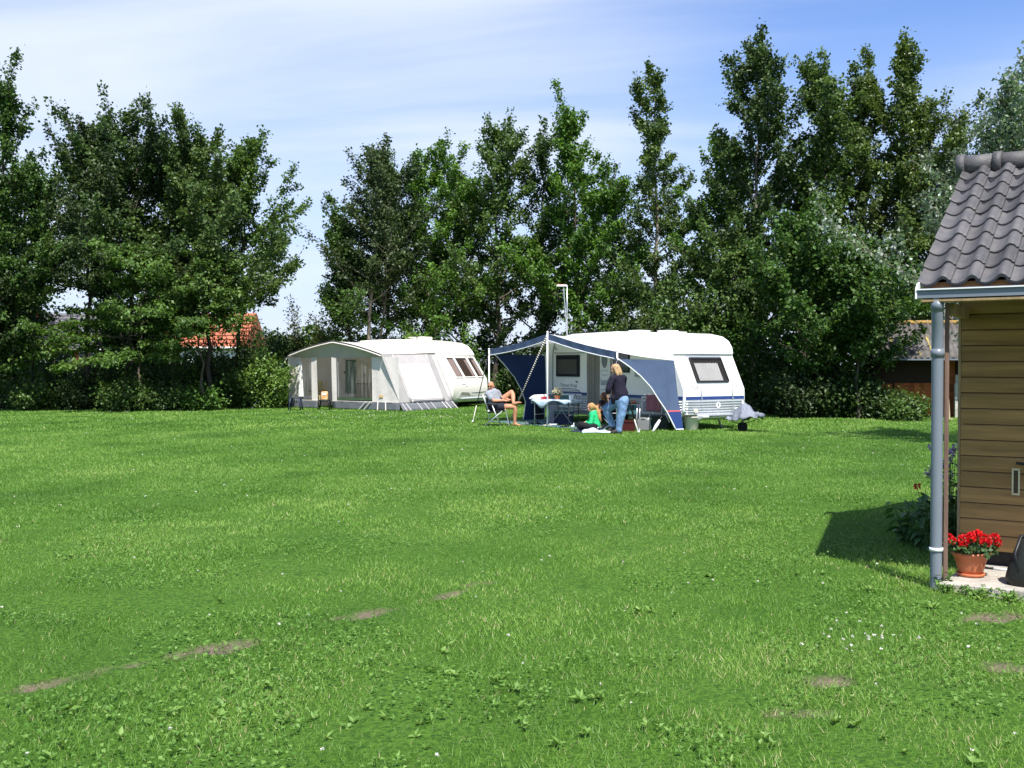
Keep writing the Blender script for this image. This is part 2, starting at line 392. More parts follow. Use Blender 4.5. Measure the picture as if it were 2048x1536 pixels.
# blades: many and fine close by, fewer and broader farther off
bands = [(2.6, 6, 5600, .0043, .029), (6, 10, 3300, .0060, .029), (10, 16, 1800, .0092, .030), (16, 25, 850, .0145, .033), (25, 43, 250, .030, .040)]
Vg, Tg = [], []
for (y0, y1, dens, wd, hh) in bands:
    half = .53 * y1 + 2.2; n = int((y1 - y0) * 2 * half * dens)
    x = rng.uniform(-half, half, n); y = rng.uniform(y0, y1, n); keep = abs(x) < .53 * y + 2.2
    x, y = x[keep], y[keep]; n = len(x)
    bare = bareness(x, y) if y0 < 14 else np.zeros(n)
    patch = vnoise(x, y, .8, 21) * .6 + vnoise(x, y, .23, 22) * .4
    keep = (rng.random(n) > bare ** 1.5 * .93) & (rng.random(n) < .55 + .75 * patch)
    x, y, patch, bare = x[keep], y[keep], patch[keep], bare[keep]; n = len(x)
    clump = vnoise(x, y, .33, 23)
    h = hh * (.45 + .5 * rng.random(n) + .45 * clump) * (1 - .4 * bare)
    long_ = rng.random(n) < .012; h[long_] *= 1.9
    az = rng.uniform(0, 2 * PI, n); lean = (.25 + .95 * rng.random(n)) * h
    w = wd * (.7 + .6 * rng.random(n))
    fa = rng.uniform(0, PI, n)
    P = np.stack([x, y, np.zeros(n) - .004], 1); s = np.stack([np.cos(fa), np.sin(fa) * .7, np.zeros(n)], 1) * w[:, None] / 2
    tip = P + np.stack([np.cos(az) * lean, np.sin(az) * lean, h], 1)
    Vg.append(np.stack([P - s, P + s, tip], 1).reshape(-1, 3))
    big = vnoise(x, y, 3.1, 24) * .5 + vnoise(x, y, 1.1, 25) * .5
    # brushed lanes left by the mower run away to the right
    lane = .5 + .5 * np.sin((x * .92 - y * .39) * 2.6 + 1.2 * vnoise(x, y, 4, 26))
    t = np.clip(-.05 + .52 * (rng.random(n) - .5) * min(1, 7.5 / y1) + (.30 if y1 <= 10 else .25) + 1.0 * (big - .5) + .34 * patch + .35 * (vnoise(x, y, .45, 27) - .5) + .26 * lane * np.clip((y - 6) / 3, 0, 1) + .10 * bare, 0, 1)
    dry = rng.random(n) < ((.03 + .05 * (big > .56)) * min(1, (7 / y1) ** 1.5) + .14 * bare)
    t = np.where(dry, 1.6, t)
    Tg.append(np.repeat(t, 3))
Vg = np.concatenate(Vg); Tg = np.concatenate(Tg)
me = tri_mesh('grass', Vg, np.arange(len(Vg)).reshape(-1, 3), Tg)
def grass_mat():
    m = bpy.data.materials.new('grass_blade'); m.use_nodes = True; nt = m.node_tree; N, L = nt.nodes, nt.links; b = N['Principled BSDF']; out = [n for n in N if n.type == 'OUTPUT_MATERIAL'][0]
    at = N.new('ShaderNodeAttribute'); at.attribute_name = 'tint'
    cr = N.new('ShaderNodeValToRGB'); mr = N.new('ShaderNodeMapRange'); mr.inputs['From Max'].default_value = 1.6; L.new(at.outputs['Fac'], mr.inputs['Value']); L.new(mr.outputs[0], cr.inputs['Fac'])
    e = cr.color_ramp.elements; e[0].position = 0; e[0].color = (.066, .152, .018, 1); e[1].position = 1; e[1].color = (.48, .43, .22, 1)
    for p, c in ((.30, (.136, .275, .036, 1)), (.62, (.238, .375, .072, 1)), (.75, (.32, .41, .095, 1))):
        q = e.new(p); q.color = c
    L.new(cr.outputs[0], b.inputs['Base Color']); _set(b, 'Roughness', .5); _set(b, 'Specular IOR Level', .35)
    t = N.new('ShaderNodeBsdfTranslucent'); hv = N.new('ShaderNodeHueSaturation'); hv.inputs['Value'].default_value = 1.4; L.new(cr.outputs[0], hv.inputs['Color']); L.new(hv.outputs[0], t.inputs['Color'])
    ms = N.new('ShaderNodeMixShader'); ms.inputs[0].default_value = .35; L.new(b.outputs[0], ms.inputs[1]); L.new(t.outputs[0], ms.inputs[2]); L.new(ms.outputs[0], out.inputs['Surface'])
    return m
g = link('grass', me, grass_mat()); g['kind'] = 'stuff'; g['label'] = 'short mown grass blades over the whole lawn'; g['category'] = 'grass'

# broad-leaved weeds and clover leaves between the blades
def weeds():
    P, A, Nn, Ls, Ws, T = [], [], [], [], [], []
    # clover carpets: many tiny round leaves
    n = 70000; x = rng.uniform(-7, 7, n); y = 2.8 + rng.random(n) ** 1.4 * 13
    f = vnoise(x, y, 1.3, 31) * .6 + vnoise(x, y, .4, 32) * .4
    k = (f > .56) & (abs(x) < .53 * y + 1.5) & (bareness(x, y) < .3); x, y = x[k], y[k]; n = len(x)
    az = rng.uniform(0, 2 * PI, n); tilt = rng.normal(0, .35, (n, 2))
    P.append(np.stack([x, y, rng.uniform(.025, .055, n)], 1)); A.append(np.stack([np.cos(az), np.sin(az), rng.normal(0, .25, n)], 1)); Nn.append(np.stack([tilt[:, 0], tilt[:, 1], np.ones(n)], 1))
    Ls.append(rng.uniform(.016, .028, n)); Ws.append(rng.uniform(.014, .024, n)); T.append(np.clip(rng.normal(.35, .2, n), 0, 1))
    # rosettes of plantain, dock and dandelion
    spots = [ground_at(a, b) for a, b in [(200, 1450), (300, 1470), (95, 1445), (410, 1450), (440, 1432), (620, 1440), (635, 1460), (830, 1455), (545, 1505), (880, 1470), (985, 1380), (1010, 1400), (1195, 1405), (1210, 1420), (1340, 1465), (1350, 1475), (1400, 1490), (1490, 1480), (1500, 1500), (1550, 1500), (1690, 1455), (1700, 1470), (1730, 1520), (1300, 1410), (970, 1375), (2020, 1520), (870, 1310), (760, 1440), (690, 1455), (1870, 1310), (1880, 1300), (1840, 1210), (1900, 1205), (1960, 1200), (2000, 1205), (1780, 1190), (1740, 1175), (1950, 1212), (2035, 1210), (1640, 1165), (1700, 1180), (1100, 1480), (1050, 1440), (30, 1500), (150, 1510), (270, 1515), (380, 1490)]]
    for i in range(30):
        yy = 3 + rng.random() ** 1.5 * 9; xx = rng.uniform(-.5 * yy - .5, .5 * yy + .5)
        spots.append((xx, yy))
    for (cx, cy) in spots:
        big = rng.uniform(.6, 1.3)
        for j in range(rng.integers(1, 4)):
            ox, oy = cx + rng.normal(0, .08), cy + rng.normal(0, .08); q = rng.integers(4, 9); base = rng.uniform(0, 2 * PI)
            az = rng.uniform(0, 2 * PI, q); up = rng.uniform(.05, 1.2, q)
            P.append(np.stack([np.full(q, ox), np.full(q, oy), np.full(q, .012)], 1)); A.append(np.stack([np.cos(az), np.sin(az), up], 1)); Nn.append(np.stack([-np.cos(az) * .6, -np.sin(az) * .6, np.ones(q)], 1) + rng.normal(0, .4, (q, 3)))
            Ls.append(rng.uniform(.022, .058, q) * big); Ws.append(rng.uniform(.012, .026, q) * big); T.append(np.clip(rng.normal(.62, .22, q), 0, 1))
    me = leaf_mesh('weeds', np.concatenate(P), np.concatenate(A), np.concatenate(Nn), np.concatenate(Ls), np.concatenate(Ws), np.concatenate(T))
    o = link('weeds', me, leafy('weed_leaf', (.075, .185, .025), (.19, .31, .07), .25, .5, .35, shift=0)); o['kind'] = 'stuff'; o['label'] = 'clover and broad leaved weeds growing in the lawn'; o['category'] = 'weeds'
    # white clover heads and daisies: small tufts of petals
    n = 210; y = 3.2 + rng.random(n) ** 1.1 * 33; x = rng.uniform(-.5, .5, n) * (y * 1.05)
    sp = [ground_at(1730 + random.gauss(0, 55), 1297 + random.gauss(0, 12)) for _ in range(24)] + [ground_at(1100, 1130), ground_at(640 + 40, 1198), ground_at(1250, 1245)]
    sp += [ground_at(random.uniform(610, 980), random.uniform(824, 840)) for _ in range(70)]
    x = np.concatenate([x, [p[0] for p in sp]]); y = np.concatenate([y, [p[1] for p in sp]]); n = len(x)
    m_ = 9; az = rng.uniform(0, 2 * PI, (n, m_)); el = rng.uniform(.1, 1.3, (n, m_)); hgt = rng.uniform(.04, .075, n)
    C = np.repeat(np.stack([x, y, hgt], 1), m_, 0); A = np.stack([np.cos(az) * np.cos(el), np.sin(az) * np.cos(el), np.sin(el)], -1).reshape(-1, 3)
    sz = np.repeat(np.clip(.010 + .0004 * y, .010, .024) * rng.uniform(.7, 1.2, n), m_)
    me = leaf_mesh('clover_flowers', C, A, rng.normal(0, 1, (n * m_, 3)), sz, sz * .7, rng.random(n * m_))
    o = link('clover_flowers', me, leafy('clover_petal', (.55, .53, .45), (.80, .79, .74), .2, .7, .2, shift=0)); o['kind'] = 'stuff'; o['label'] = 'tiny white clover flowers and daisies scattered in the lawn'; o['category'] = 'flowers'
weeds()

# ------------------------------------------------------------------ trees
BARK = mat('bark_grey', (.20, .175, .135), .9, .1, .45, 5, .8, 20, stretch=(1, 1, .35))
BARKD = mat('bark_dark', (.085, .07, .055), .9, .1, .4, 5, .8, 20, stretch=(1, 1, .35))
LEAF = dict(
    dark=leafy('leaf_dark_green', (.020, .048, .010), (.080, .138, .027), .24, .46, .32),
    mid=leafy('leaf_mid_green', (.032, .076, .013), (.128, .210, .038), .28, .46, .32),
    light=leafy('leaf_yellow_green', (.040, .085, .012), (.135, .205, .032), .30, .42, .5),
    silver=leafy('leaf_silver', (.045, .085, .030), (.120, .170, .070), .22, .45, .45, back=(.42, .46, .40)),
    olive=leafy('leaf_olive', (.050, .075, .014), (.120, .140, .030), .28, .5, .35),
    bright=leafy('leaf_fresh_green', (.075, .165, .018), (.190, .330, .040), .32, .42, .45))

def grow(seed, H, Rm, u0=.16, n_prim=46, stems=1, lean=(0, 0), leaves=15000, lsize=.121, steep=1.0, wob=.75, dens_top=1.0, layered=False, spire=.55, r0=None):
    """skeleton and leaves of one tree, about its own foot"""
    g_ = np.random.default_rng(seed)
    paths, rads, twP, twD, twW = [], [], [], [], []
    for st in range(stems):
        k = 14; t = np.linspace(0, 1, k); Hs = H * (1 if st == 0 else g_.uniform(.78, .97)); ph = g_.uniform(0, 2 * PI)
        off = np.array([math.cos(ph), math.sin(ph)]) * (0 if st == 0 else .25); fan = off * 2.2
        wx = np.cumsum(g_.normal(0, wob * .12, k)); wy = np.cumsum(g_.normal(0, wob * .12, k))
        T = np.stack([off[0] + fan[0] * t + lean[0] * t ** 1.6 + (wx - wx[0]), off[1] + fan[1] * t + lean[1] * t ** 1.6 + (wy - wy[0]), t * Hs], 1)
        rr = (r0 or H * .0115) * (1 - .92 * t ** .8) * (1 if st == 0 else .75)
        paths.append(T); rads.append(rr)
        np_ = int(n_prim / (1 + .5 * (stems - 1))); az0 = g_.uniform(0, 2 * PI)
        lobes = g_.uniform(0, 2 * PI, 4)
        for i in range(np_):
            u = u0 + (1 - u0) * ((i + g_.random()) / np_) ** .92
            if u > .985: continue
            az = az0 + i * 2.39996 + g_.normal(0, .35)
            v = (u - u0) / (1 - u0)
            prof = (min(1.0, (v / .16 + .55) if v < .16 else 1) * (1 - v) ** (.42 + .3 * spire) + .07) if spire > .3 else min(1.0, (v / .16 + .5) if v < .16 else 1) * (1 - v ** 1.4) ** .85 + .1
            irr = 1 + .34 * math.sin(2 * az + lobes[0] + 6 * v) + .30 * math.sin(9 * v + lobes[1] + az)
            ln = Rm * prof * irr * g_.uniform(.55, 1.15) * (1.45 if g_.random() < .12 else 1)
            el = R(g_.normal(24 + 38 * v * steep, 9)) if not layered else R(g_.normal(6 + 20 * v, 6))
            b0 = np.array([np.interp(u, t, T[:, c]) for c in range(3)])
            q = np.linspace(0, 1, 7); d = np.array([math.cos(az) * math.cos(el), math.sin(az) * math.cos(el), math.sin(el)])
            sag = np.array([0, 0, 1.0]) * (.16 if not layered else -.10) * ln
            Pp = b0 + q[:, None] * d * ln + (q[:, None] ** 2) * sag + np.cumsum(g_.normal(0, .035 * ln, (7, 3)), 0) * q[:, None]
            br = max(.006, np.interp(u, t, rr) * .5); paths.append(Pp); rads.append(br * (1 - .85 * q))
            ns = max(3, int(ln * 4.5))
            for s_ in range(ns):
                w = .22 + .78 * (s_ + g_.random()) / ns
                c0 = np.array([np.interp(w, q, Pp[:, c]) for c in range(3)])
                side = 1 if s_ % 2 else -1
                a2 = az + side * g_.uniform(.5, 1.25); e2 = el + g_.normal(.12, .3) if not layered else g_.normal(.02, .1)
                l2 = (.30 + .42 * (1 - w) * ln * .8) * g_.uniform(.6, 1.25)
                l2 = min(l2, 1.1)
                d2 = np.array([math.cos(a2) * math.cos(e2), math.sin(a2) * math.cos(e2), math.sin(e2)])
                qq = np.linspace(0, 1, 3)[:, None]; Q = c0 + qq * d2 * l2 + g_.normal(0, .03, (3, 3)) * qq
                paths.append(Q); rads.append(np.array([.008, .0055, .003]))
                wt = l2 * (dens_top if v > .75 else 1) * g_.uniform(.12, 1.8) ** 1.2
                twP.append((c0, Q[-1])); twD.append(d2); twW.append(wt)
            twP.append((Pp[4], Pp[6])); twD.append(d); twW.append(.5); twP.append((Pp[0], Pp[3])); twD.append(d); twW.append(.30)
        twP.append((T[-4], T[-1])); twD.append(np.array([0, 0, 1.0])); twW.append(.75)
    A = np.array([p[0] for p in twP]); B = np.array([p[1] for p in twP]); D = np.array(twD); Wt = np.array(twW); Wt /= Wt.sum()
    pick = g_.choice(len(A), leaves, p=Wt); f = g_.random(leaves) ** .7
    P = A[pick] + (B - A)[pick] * f[:, None] + g_.normal(0, 1, (leaves, 3)) * np.array([.085, .085, .06 if layered else .085])
    out = P - np.array([0, 0, H * .5]); out[:, 2] = 0; out = unit(out)
    ax = unit(D[pick] * .6 + g_.normal(0, .75, (leaves, 3)) + np.array([0, 0, -.35]))
    nr = unit(g_.normal(0, .55, (leaves, 3)) + out * .45 + np.array([0, 0, .85 if not layered else 1.6]))
    L = lsize * g_.uniform(.7, 1.3, leaves); twt = g_.random(len(A))
    tint = np.clip(.55 * twt[pick] + .45 * g_.random(leaves), 0, 1)
    P[:, 2] = np.maximum(P[:, 2], .06)
    return paths, rads, P, ax, nr, L, tint

def tree(name, label, cat, pos, seed, H, Rm, kind='mid', bark=None, group=None, **kw):
    paths, rads, P, ax, nr, L, tint = grow(seed, H, Rm, **kw)
    t = thing(name, label, cat, pos, 0.0, group)
    big = [i for i in range(len(paths)) if len(paths[i]) > 4]; sm = [i for i in range(len(paths)) if len(paths[i]) <= 4]
    V1, F1 = tubes_np([paths[i] for i in big], [rads[i] for i in big], 5); V2, F2 = tubes_np([paths[i] for i in sm], [rads[i] for i in sm], 3)
    me = tri_mesh('trunk', np.concatenate([V1, V2]), np.concatenate([F1, F2 + len(V1)])); link('trunk', me, bark or BARK, t, smooth=True)
    me = leaf_mesh('crown', P, ax, nr, L, L * .74, tint); link('crown', me, LEAF[kind], t)
    return t
def zt(y, d): return 1.6 + (730 - y) / 2080 * d
TR = [ # label, px, d, top y, radius, leaf, options
 ('tall dark tree cut by the left edge of the photo', -12, 36, 150, 1.9, 'dark', dict(u0=.15, leaves=19000)),
 ('dark tree with a blunt twin top, second from the left edge', 165, 38, 243, 2.2, 'dark', dict(u0=.40, stems=2, leaves=22000)),
 ('tall open topped tree above the grey roofed house', 262, 38.5, 198, 2.2, 'dark', dict(u0=.34, stems=2, leaves=21000)),
 ('leafy tree with feathery top over the orange roofed house', 418, 38.5, 250, 2.2, 'mid', dict(u0=.28, leaves=23000)),
 ('last tree of the left row with branches reaching into the sky gap', 476, 40, 268, 1.75, 'mid', dict(u0=.36, leaves=17000, steep=.7)),
 ('round shouldered tree filling the left row behind the feathery one', 352, 40.5, 290, 2.2, 'dark', dict(u0=.42, leaves=20000)),
 ('lower tree wedged between the edge tree and the twin topped one', 62, 40, 330, 2.0, 'dark', dict(u0=.44, leaves=17000)),
 ('broad low tree with layered sprays in front of the left row', 275, 36.2, 470, 2.1, 'mid', dict(u0=.30, leaves=15000, layered=True, spire=.2)),
 ('small tree with flat leaf layers in front of the orange roof', 402, 36.6, 490, 1.3, 'mid', dict(u0=.50, leaves=9000, layered=True, spire=.2)),
 ('low bushy tree at the foot of the far left trees', -5, 35.6, 560, 1.4, 'dark', dict(u0=.2, leaves=11000, spire=.2)),
 ('tree with a pale bare trunk right of the sky gap', 738, 42, 268, 1.9, 'dark', dict(u0=.36, leaves=15000, stems=2, lean=(.2, 0))),
 ('bushy dark tree with two wispy tips behind the pale trunk', 768, 43.5, 290, 1.7, 'dark', dict(u0=.25, leaves=15000)),
 ('leaning lower tree reaching left over the olive bush', 706, 43, 425, 1.5, 'dark', dict(u0=.3, leaves=11000, lean=(-.5, 0))),
 ('slim fork topped tree above the cream caravan', 865, 43, 252, 1.7, 'mid', dict(u0=.2, leaves=17000, stems=2)),
 ('wide crowned tree with a thin dark trunk between the caravans', 992, 43, 232, 2.4, 'mid', dict(u0=.2, leaves=20000)),
 ('tall tree with pointed top directly above the television aerial', 1160, 41.5, 198, 2.4, 'mid', dict(u0=.18, leaves=23000)),
 ('shorter tree leaning on the pointed one above the awning', 1082, 44, 250, 1.8, 'dark', dict(u0=.2, leaves=14000)),
 ('dark filler tree behind the fork topped one', 930, 46, 330, 2.2, 'dark', dict(u0=.15, leaves=14000)),
 ('slender airy tree with thin leaf layers above the door of the blue canopy caravan', 1322, 40, 122, 1.75, 'mid', dict(u0=.2, leaves=15000, n_prim=38)),
 ('filler tree showing between the pointed tree and the airy one', 1238, 45, 335, 1.9, 'dark', dict(u0=.12, leaves=13000)),
 ('tall dark spire tree right of the white caravan roof', 1508, 35.5, 82, 2.3, 'dark', dict(u0=.17, leaves=25000)),
 ('shorter tree on the left flank of the dark spire tree', 1428, 38, 275, 1.8, 'mid', dict(u0=.15, leaves=15000)),
 ('tall tree with slim pointed top between the dark spire and the light green one', 1645, 35.5, 128, 2.1, 'mid', dict(u0=.17, leaves=22000)),
 ('yellow green tree with the highest top in the row', 1805, 36, 62, 2.3, 'light', dict(u0=.2, leaves=24000, steep=1.35, spire=.8)),
 ('light green tree with ascending branches beside the highest one', 1728, 37, 150, 1.8, 'light', dict(u0=.2, leaves=17000, steep=1.3)),
 ('light green tree leaning right over the shed roof', 1872, 37, 190, 1.8, 'light', dict(u0=.25, leaves=12000, lean=(.5, 0), steep=1.2)),
 ('broad dark low tree between the drawbar cover and the shed', 1600, 31.9, 450, 1.9, 'dark', dict(wob=.3, u0=.22, leaves=18000, spire=.15, lsize=.118)),
 ('dark low tree overhanging the left side of the shed', 1716, 31.0, 500, 1.3, 'dark', dict(wob=.3, u0=.30, leaves=12000, spire=.15, lsize=.118)),
 ('low tree with large glossy leaves just behind the white caravan', 1452, 34.5, 500, 1.8, 'mid', dict(u0=.25, leaves=11000, spire=.2, lsize=.12)),
 ('silver leaved poplar showing left of the roof ridge', 1905, 36, 235, 2.1, 'silver', dict(u0=.3, leaves=15000, lsize=.10)),
 ('silver leaved poplar rising behind the tiled roof', 2045, 20.5, 165, 1.9, 'silver', dict(u0=.22, leaves=15000, lsize=.09)),
]
for i, (lab, px, d, ty, rad, kind, kw) in enumerate(TR):
    kw['leaves'] = int(kw['leaves'] * 1.22); rad *= 1.38; kw.setdefault('n_prim', 54); kw.setdefault('spire', (.55, .36, .46, .33, .5)[i % 5])
    tree('silver_poplar' if kind == 'silver' else 'tree', lab, 'tree', W(px, d), 100 + i, zt(ty, d) * (.935 if px < 600 else .925 if px < 1250 else .955), rad, kind, BARK if i in (10, 13, 18, 20, 29, 30) else BARKD, 'trees in the wind break round the camping field', **kw)

def bush(label, px, d, h, rad, kind, seed, leaves=5000, lsize=.10, group='bushes under the trees'):
    t = thing('bush', label, 'bush', W(px, d), 0, group); g_ = np.random.default_rng(seed)
    paths, rads, tips = [], [], []
    for i in range(34):
        az = g_.uniform(0, 2 * PI); r_ = rad * math.sqrt(g_.random()); top = h * g_.uniform(.55, 1.05) * (1 - .45 * (r_ / rad) ** 2)
        q = np.linspace(0, 1, 6)[:, None]; e = np.array([math.cos(az) * r_, math.sin(az) * r_, top])
        b = np.array([math.cos(az) * r_ * .12, math.sin(az) * r_ * .12, -.02]); P = b + (e - b) * q + np.array([math.cos(az), math.sin(az), 0]) * .25 * r_ * (q * (1 - q)) + np.cumsum(g_.normal(0, .02, (6, 3)), 0)
        paths.append(P); rads.append(np.linspace(.016, .003, 6)); tips.append(P)
    V, F = tubes_np(paths, rads, 4); link('stem', tri_mesh('stem', V, F), BARKD, t)
    T = np.array(tips); i = g_.integers(0, len(T), leaves); f = g_.random(leaves) ** .75 * 4.99; j = f.astype(int); fr = (f - j)[:, None]
    P = T[i, j] * (1 - fr) + T[i, j + 1] * fr + g_.normal(0, .14, (leaves, 3)); P[:, 2] = np.maximum(np.abs(P[:, 2]), .03)
    ax = unit(g_.normal(0, .8, (leaves, 3)) + np.array([0, 0, -.2])); out = unit(P * np.array([1, 1, .3]))
    nr = unit(g_.normal(0, .5, (leaves, 3)) + out * .5 + np.array([0, 0, .9])); L = lsize * g_.uniform(.65, 1.3, leaves)
    link('foliage', leaf_mesh('foliage', P, ax, nr, L, L * .7, np.clip(.5 * g_.random(len(T))[i] + .5 * g_.random(leaves), 0, 1)), LEAF[kind], t)
BU = [('fresh green bush beside the cream awning', 530, 38.4, 2.6, 1.1, 'bright', 8000), ('low bright bush behind the dark blue stool', 563, 40.6, 1.9, 1.0, 'bright', 5000), ('green bush next to the guy line left of the fresh one', 484, 38.6, 1.7, 1.1, 'mid', 6000),
 ('tall olive bush in the gap between the tree rows', 606, 46, 4.9, 1.5, 'olive', 11000), ('thin stemmed olive bush right of the tall one', 668, 45, 4.2, 1.3, 'olive', 8000), ('small dark bush under the sky gap', 548, 47, 3.6, 1.4, 'dark', 8000),
 ('dark bush at the far left edge', 10, 38, 1.6, 1.4, 'dark', 5000), ('dark bush under the twin topped tree', 100, 39, 1.3, 1.1, 'dark', 5000), ('dark bush left of the thick trunk', 190, 38.6, 2.0, 1.4, 'dark', 6000), ('dark bush in the middle of the left row', 270, 38.6, 2.3, 1.5, 'dark', 7000),
 ('dark bush under the orange roof', 345, 38.6, 1.5, 1.2, 'dark', 6000), ('dark bush before the white house wall', 420, 39.2, 1.1, 1.2, 'dark', 5000),
 ('dense bush behind the ridge of the cream awning', 735, 42.8, 3.2, 1.5, 'dark', 7000), ('leafy bush above the roof vent of the cream caravan', 815, 42.3, 3.7, 1.5, 'mid', 8000), ('leafy bush above the sloping end of the cream caravan', 905, 42, 3.6, 1.4, 'mid', 8000), ('dark bush seen between the two caravans', 1000, 43.5, 3.0, 1.3, 'dark', 7000), ('bush filling the dark behind the left canopy wing', 1060, 42, 3.4, 1.4, 'dark', 7000),
 ('yellowish bush behind the long white roof', 1270, 37.5, 4.4, 1.5, 'light', 8000), ('leafy bush behind the aerial mast', 1170, 38.5, 3.9, 1.4, 'mid', 7000), ('dark bush right behind the drawbar end', 1400, 36, 3.9, 1.5, 'dark', 8000),
 ('dark bush right of the slim grey trunk', 1545, 33.6, 2.4, 1.3, 'dark', 7000), ('dark bush in deepest shade under the low tree', 1610, 33.2, 2.6, 1.4, 'dark', 7000), ('dark bush left of the red wood shed', 1690, 32.6, 2.3, 1.3, 'dark', 7000), ('sprawling bush in front of the shed door', 1775, 31.0, .9, .6, 'dark', 4000), ('low leafy bush at the foot of the edge tree', 62, 36.6, 1.2, .9, 'mid', 3500), ('low leafy bush before the twin topped tree', 142, 36.9, 1.0, .8, 'dark', 3000), ('low leafy bush before the layered low tree', 245, 35.9, 1.3, 1.0, 'mid', 4000), ('low leafy bush left of the two thin trunks', 320, 36.5, 1.0, .9, 'dark', 3000), ('low leafy bush between the thin trunks', 405, 36.6, .9, .8, 'mid', 3000), ('tall thin bush before the left part of the orange roof', 372, 39.6, 3.9, .9, 'mid', 2600), ('tall thin bush before the right part of the orange roof', 478, 39.8, 4.2, 1.0, 'mid', 3200), ('straggly bush screening the middle of the orange roof', 425, 40.2, 3.8, .9, 'dark', 2200), ('dark bush around the foot of the broad low tree', 1590, 31.7, 1.7, 1.0, 'dark', 6000), ('dark bush between the broad low tree and the shed', 1655, 31.8, 1.8, 1.0, 'dark', 6000), ('dark bush close to the left end of the shed', 1722, 31.4, 1.6, .8, 'dark', 5000), ('leafy sapling right of the orange roof', 505, 40.5, 3.9, .8, 'dark', 3200), ('tall thin bush before the grey roof', 118, 39.8, 4.0, 1.0, 'dark', 3000), ('small bush with red dots beside the shed', 1815, 29.8, .8, .55, 'mid', 2200), ('low green plants at the edge of the shaded trees', 1690, 32.0, .8, .8, 'dark', 3000)]  # sprawling bush and low green plants: dark leaves put the shade into the colour
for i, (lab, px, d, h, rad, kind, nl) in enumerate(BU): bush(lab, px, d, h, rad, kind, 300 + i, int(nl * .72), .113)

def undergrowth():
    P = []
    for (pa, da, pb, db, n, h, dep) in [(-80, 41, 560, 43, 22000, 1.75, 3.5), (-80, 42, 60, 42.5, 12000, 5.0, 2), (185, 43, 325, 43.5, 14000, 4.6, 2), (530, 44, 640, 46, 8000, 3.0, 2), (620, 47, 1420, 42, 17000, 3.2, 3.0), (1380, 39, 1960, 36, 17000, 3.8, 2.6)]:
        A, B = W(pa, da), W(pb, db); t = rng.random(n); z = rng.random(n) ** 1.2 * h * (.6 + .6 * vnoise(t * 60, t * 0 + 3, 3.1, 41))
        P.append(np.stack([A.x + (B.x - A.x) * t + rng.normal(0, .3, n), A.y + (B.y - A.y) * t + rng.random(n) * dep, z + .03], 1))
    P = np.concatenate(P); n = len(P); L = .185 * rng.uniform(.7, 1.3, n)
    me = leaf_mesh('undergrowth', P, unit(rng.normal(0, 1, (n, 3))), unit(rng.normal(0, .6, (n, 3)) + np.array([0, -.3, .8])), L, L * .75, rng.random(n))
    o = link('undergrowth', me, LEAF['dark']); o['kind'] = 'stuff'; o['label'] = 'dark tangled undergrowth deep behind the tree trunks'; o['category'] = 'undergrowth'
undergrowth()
# ------------------------------------------------------------------ wooden cabin with the tiled roof
RAW = mat('cabin_wood', (.34, .195, .070), .75, .25, .30, 2.2, .25, 9, stretch=(.5, 3, 7), rnd=.16, knots=True)
RAW2 = mat('cabin_wood_end', (.30, .21, .11), .75, .2, .25, 3, .2, 20, stretch=(4, 4, .6))
ORNG = mat('fascia_wood', (.36, .17, .065), .7, .25, .25, 3, .2, 20, stretch=(.6, 3, 4))
PVC = mat('grey_pvc', (.165, .19, .225), .38, .5, .06, 3)
PVCW = mat('white_pvc', (.78, .79, .79), .35, .5, .03, 3)
TILE = mat('roof_tile', (.066, .065, .072), .60, .4, .16, 9, .25, 60, rnd=.28, c2=(.105, .098, .096))
BLK = mat('black_plastic', (.012, .012, .014), .45, .4)
CONC = mat('concrete', (.40, .37, .32), .92, .15, .2, 7, .7, 45)
CYAW = R(-32.5); CL = Vector((2.93, 7.45, 0))
cab = thing('wooden_cabin', 'wooden cabin corner with dark grey tiled roof, gutter and horizontal boards', 'cabin', CL, CYAW)
EX = 3.2; TH = math.atan2(1.13, 1.90); EZ, RZ, RY = 2.20, 3.33, 1.95; WX, WY = .134, .85
# front wall: one board above the other
bh = .1215; pb = MB()
pb.prism([(0, 0), (.022, .004), (.022, bh - .012), (.014, bh - .003), (0, bh - .003)], 0, EX - WX, 'x')
pb.v = [(x, -y, z) for (x, y, z) in pb.v]; pbm = pb.mesh('plank')
front = part('front_wall', MB().bb(WX + .012, EX, WY + .004, WY + .05, .16, 2.12), BLK, cab)
zb = .17; locs = []
while zb < 2.1: locs.append((WX, WY, zb)); zb += bh
pieces(('plank', pbm), RAW, front, locs)
part('corner_batten', MB().bb(WX - .022, WX - .002, WY - .026, WY + .03, .16, 2.1), RAW2, cab, bevel=.003)
gw = MB()
for k in range(26):
    z0 = .17 + k * bh; hw = (RY - WY) if z0 + bh < EZ + .35 else max(0, (RZ - z0 - bh) / math.tan(TH))
    if hw > .05: gw.bb(WX - .001, WX + .020, max(WY + .032, RY - hw) if z0 + bh >= EZ + .35 else WY + .032, RY + hw, z0, z0 + bh - .004)
part('gable_wall', gw, RAW, cab)
part('back_wall', MB().bb(WX + .03, EX, 2 * RY - WY - .03, 2 * RY - WY, .05, 2.3), RAW, cab)
part('side_wall', MB().bb(EX + .002, EX + .03, WY + .03, 2 * RY - WY - .04, .05, 2.4), RAW, cab)
part('plinth', MB().bb(WX + .03, EX, WY + .03, WY + .09, .0, .165), BLK, cab)
eh = part('escutcheon', MB().bb(.498, .510, WY - .028, WY - .0235, .63, .80).bb(.542, .554, WY - .028, WY - .0235, .63, .80).bb(.498, .554, WY - .0285, WY - .0240, .802, .816).bb(.498, .554, WY - .0285, WY - .0240, .614, .628), mat('brass_plate', (.62, .55, .33), .4, .5), cab)
